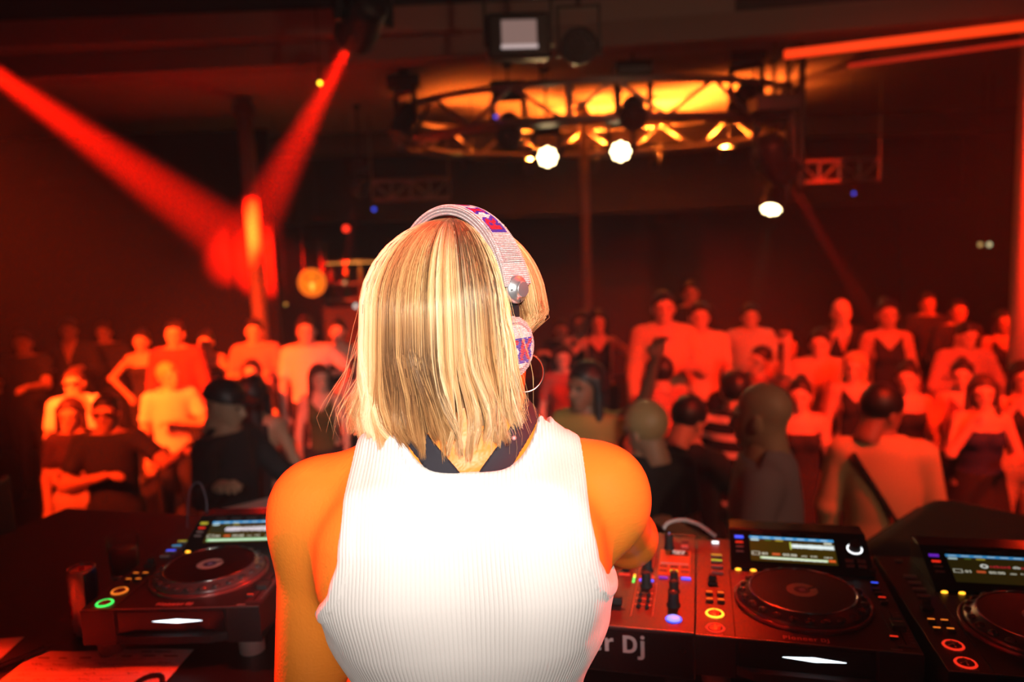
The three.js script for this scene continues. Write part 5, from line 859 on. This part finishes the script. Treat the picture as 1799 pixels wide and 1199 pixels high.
// right side
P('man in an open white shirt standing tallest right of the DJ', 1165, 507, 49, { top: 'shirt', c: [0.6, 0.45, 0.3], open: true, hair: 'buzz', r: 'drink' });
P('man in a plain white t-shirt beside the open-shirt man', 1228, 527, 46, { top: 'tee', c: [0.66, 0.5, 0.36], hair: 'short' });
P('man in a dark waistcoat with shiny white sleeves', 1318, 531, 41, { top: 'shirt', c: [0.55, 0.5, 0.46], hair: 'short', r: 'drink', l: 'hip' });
P('woman raising one arm beside the bald man in black', 1387, 584, 46, { f: true, top: 'tank', c: [0.3, 0.1, 0.08], r: 'up', l: 'face', hair: 'long' });
P('bald man in a black jacket at the back right', 1478, 522, 44, { top: 'shirt', c: BLACK, hair: 'bald', open: true });
P('woman in a dark strappy top with bare arms at the back right', 1559, 522, 48, { f: true, top: 'tank', c: BLACK, hair: 'bun', l: 'down', r: 'down', skin: 'tan' });
P('dark-haired man in a pale open shirt, left of the blonde woman', 1440, 575, 51, { top: 'shirt', c: [0.55, 0.38, 0.26], open: true, look: -0.3 });
P('blonde woman with long shining hair at centre right', 1500, 616, 56, { f: true, top: 'tank', c: BLACK, hc: 'blond', hair: 'long', look: -0.3, tilt: -0.15 });
P('dark-haired woman in a black strapless dress behind the bald man in grey', 1405, 662, 60, { f: true, top: 'tube', c: BLACK, hair: 'bun', hem: 0.7, skirt: true, look: -0.3 });
P('woman in a black off-shoulder dress looking left', 1594, 634, 44, { f: true, top: 'tube', c: BLACK, hair: 'bun', skirt: true, look: -0.4 });
P('man in a pink collared shirt looking down, third from the right edge', 1697, 562, 49, { top: 'shirt', c: [0.5, 0.3, 0.26], hair: 'buzz', look: 0.4, nod: 0.2, r: 'cross', l: 'cross' });
P('smiling woman in front of the man in the pink shirt', 1690, 630, 50, { f: true, top: 'tank', c: [0.2, 0.05, 0.05], hair: 'bun', look: -0.3 });
P('woman in a blue top with a black skirt lifting both hands', 1727, 656, 54, { f: true, top: 'tube', c: [0.015, 0.02, 0.10], l: 'face', r: 'drink', skirt: true, hem: 1.0, hc: 'brown', look: -0.2 });
P('guest at the right edge holding a hand to the chin, in pale trousers', 1797, 632, 62, { f: true, top: 'tank', c: BLACK, b: [0.4, 0.36, 0.26], l: 'face', hem: 1.0 });
P('man in a cream long-sleeved shirt seen from behind with a crossbody strap', 1552, 672, 90, { top: 'shirt', c: CREAM, hair: 'short', yaw: PI - 0.35, look: -0.9, nod: 0.35, skin: 'deep', bag: true, b: JEAN, hem: 0.86 });
P('bald man in a grey t-shirt looking left', 1345, 664, 110, { top: 'tee', c: [0.30, 0.22, 0.26], hair: 'bald', yaw: -2.0, look: -0.25, skin: 'tan', r: 'drink' });
P('blond short-haired guest in black, seen from behind', 1135, 702, 95, { top: 'tee', c: BLACK, hc: 'blond', hair: 'short', yaw: PI + 0.3, look: 0.3, nod: 0.25, skin: 'tan' });
P('dark-haired man behind the blond guest in black', 1158, 622, 62, { top: 'tee', c: [0.4, 0.2, 0.18], yaw: PI + 0.4, look: 0.2 });
P('guest in a black and white striped sweater with dark hair', 1290, 648, 72, { top: 'shirt', striped: true, yaw: PI - 0.5, look: 0.4 });
P('person in a black t-shirt bending between the striped sweater and blond guest', 1208, 694, 84, { top: 'tee', c: BLACK, yaw: PI - 0.9, nod: 0.5, r: 'fwd', l: 'fwd', skin: 'tan' });
P('woman with long dark hair and a mustard top right of the DJ shoulder', 1030, 632, 78, { f: true, top: 'tee', c: [0.42, 0.25, 0.06], hair: 'long', skin: 'deep', yaw: -0.5, look: -0.4, r: 'up', l: 'drink' });
P('woman with one arm lifted behind the mustard-top woman', 1050, 542, 41, { f: true, top: 'tank', c: BLACK, r: 'out', l: 'out', skin: 'tan' });
P('dim guest just right of the DJ cheek', 985, 560, 35, { top: 'tee', c: BLACK, skin: 'tan' });
P('dim guest second from the DJ cheek', 1020, 544, 39, { f: true, top: 'tank', c: BLACK, skin: 'tan' });
P('dim guest in the back row right of the strappy-top woman', 1630, 512, 36, { top: 'tee', c: BLACK, skin: 'tan' });
P('dim guest in the back row above the pink-shirt man', 1683, 524, 40, { top: 'shirt', c: BLACK, skin: 'tan' });
P('dim guest in the back row beside the red column', 1763, 543, 43, { f: true, top: 'tank', c: BLACK, skin: 'tan' });
P('dim standing guest at the back behind the white t-shirt man', 1213, 490, 36, { top: 'tee', c: BLACK, skin: 'tan' });
P('low face beside the mustard-top woman, right of the earring', 988, 604, 48, { f: true, top: 'tee', c: [0.35, 0.1, 0.08], hair: 'bob' });
P('man in profile with a bright shoulder behind the bald man in grey', 1338, 604, 53, { top: 'tee', c: [0.45, 0.2, 0.16], yaw: -1.2, hair: 'buzz', r: 'up' });

scene.traverse((o) => { if (o.isLight) o.castShadow = true; });
renderer.render(scene, camera);
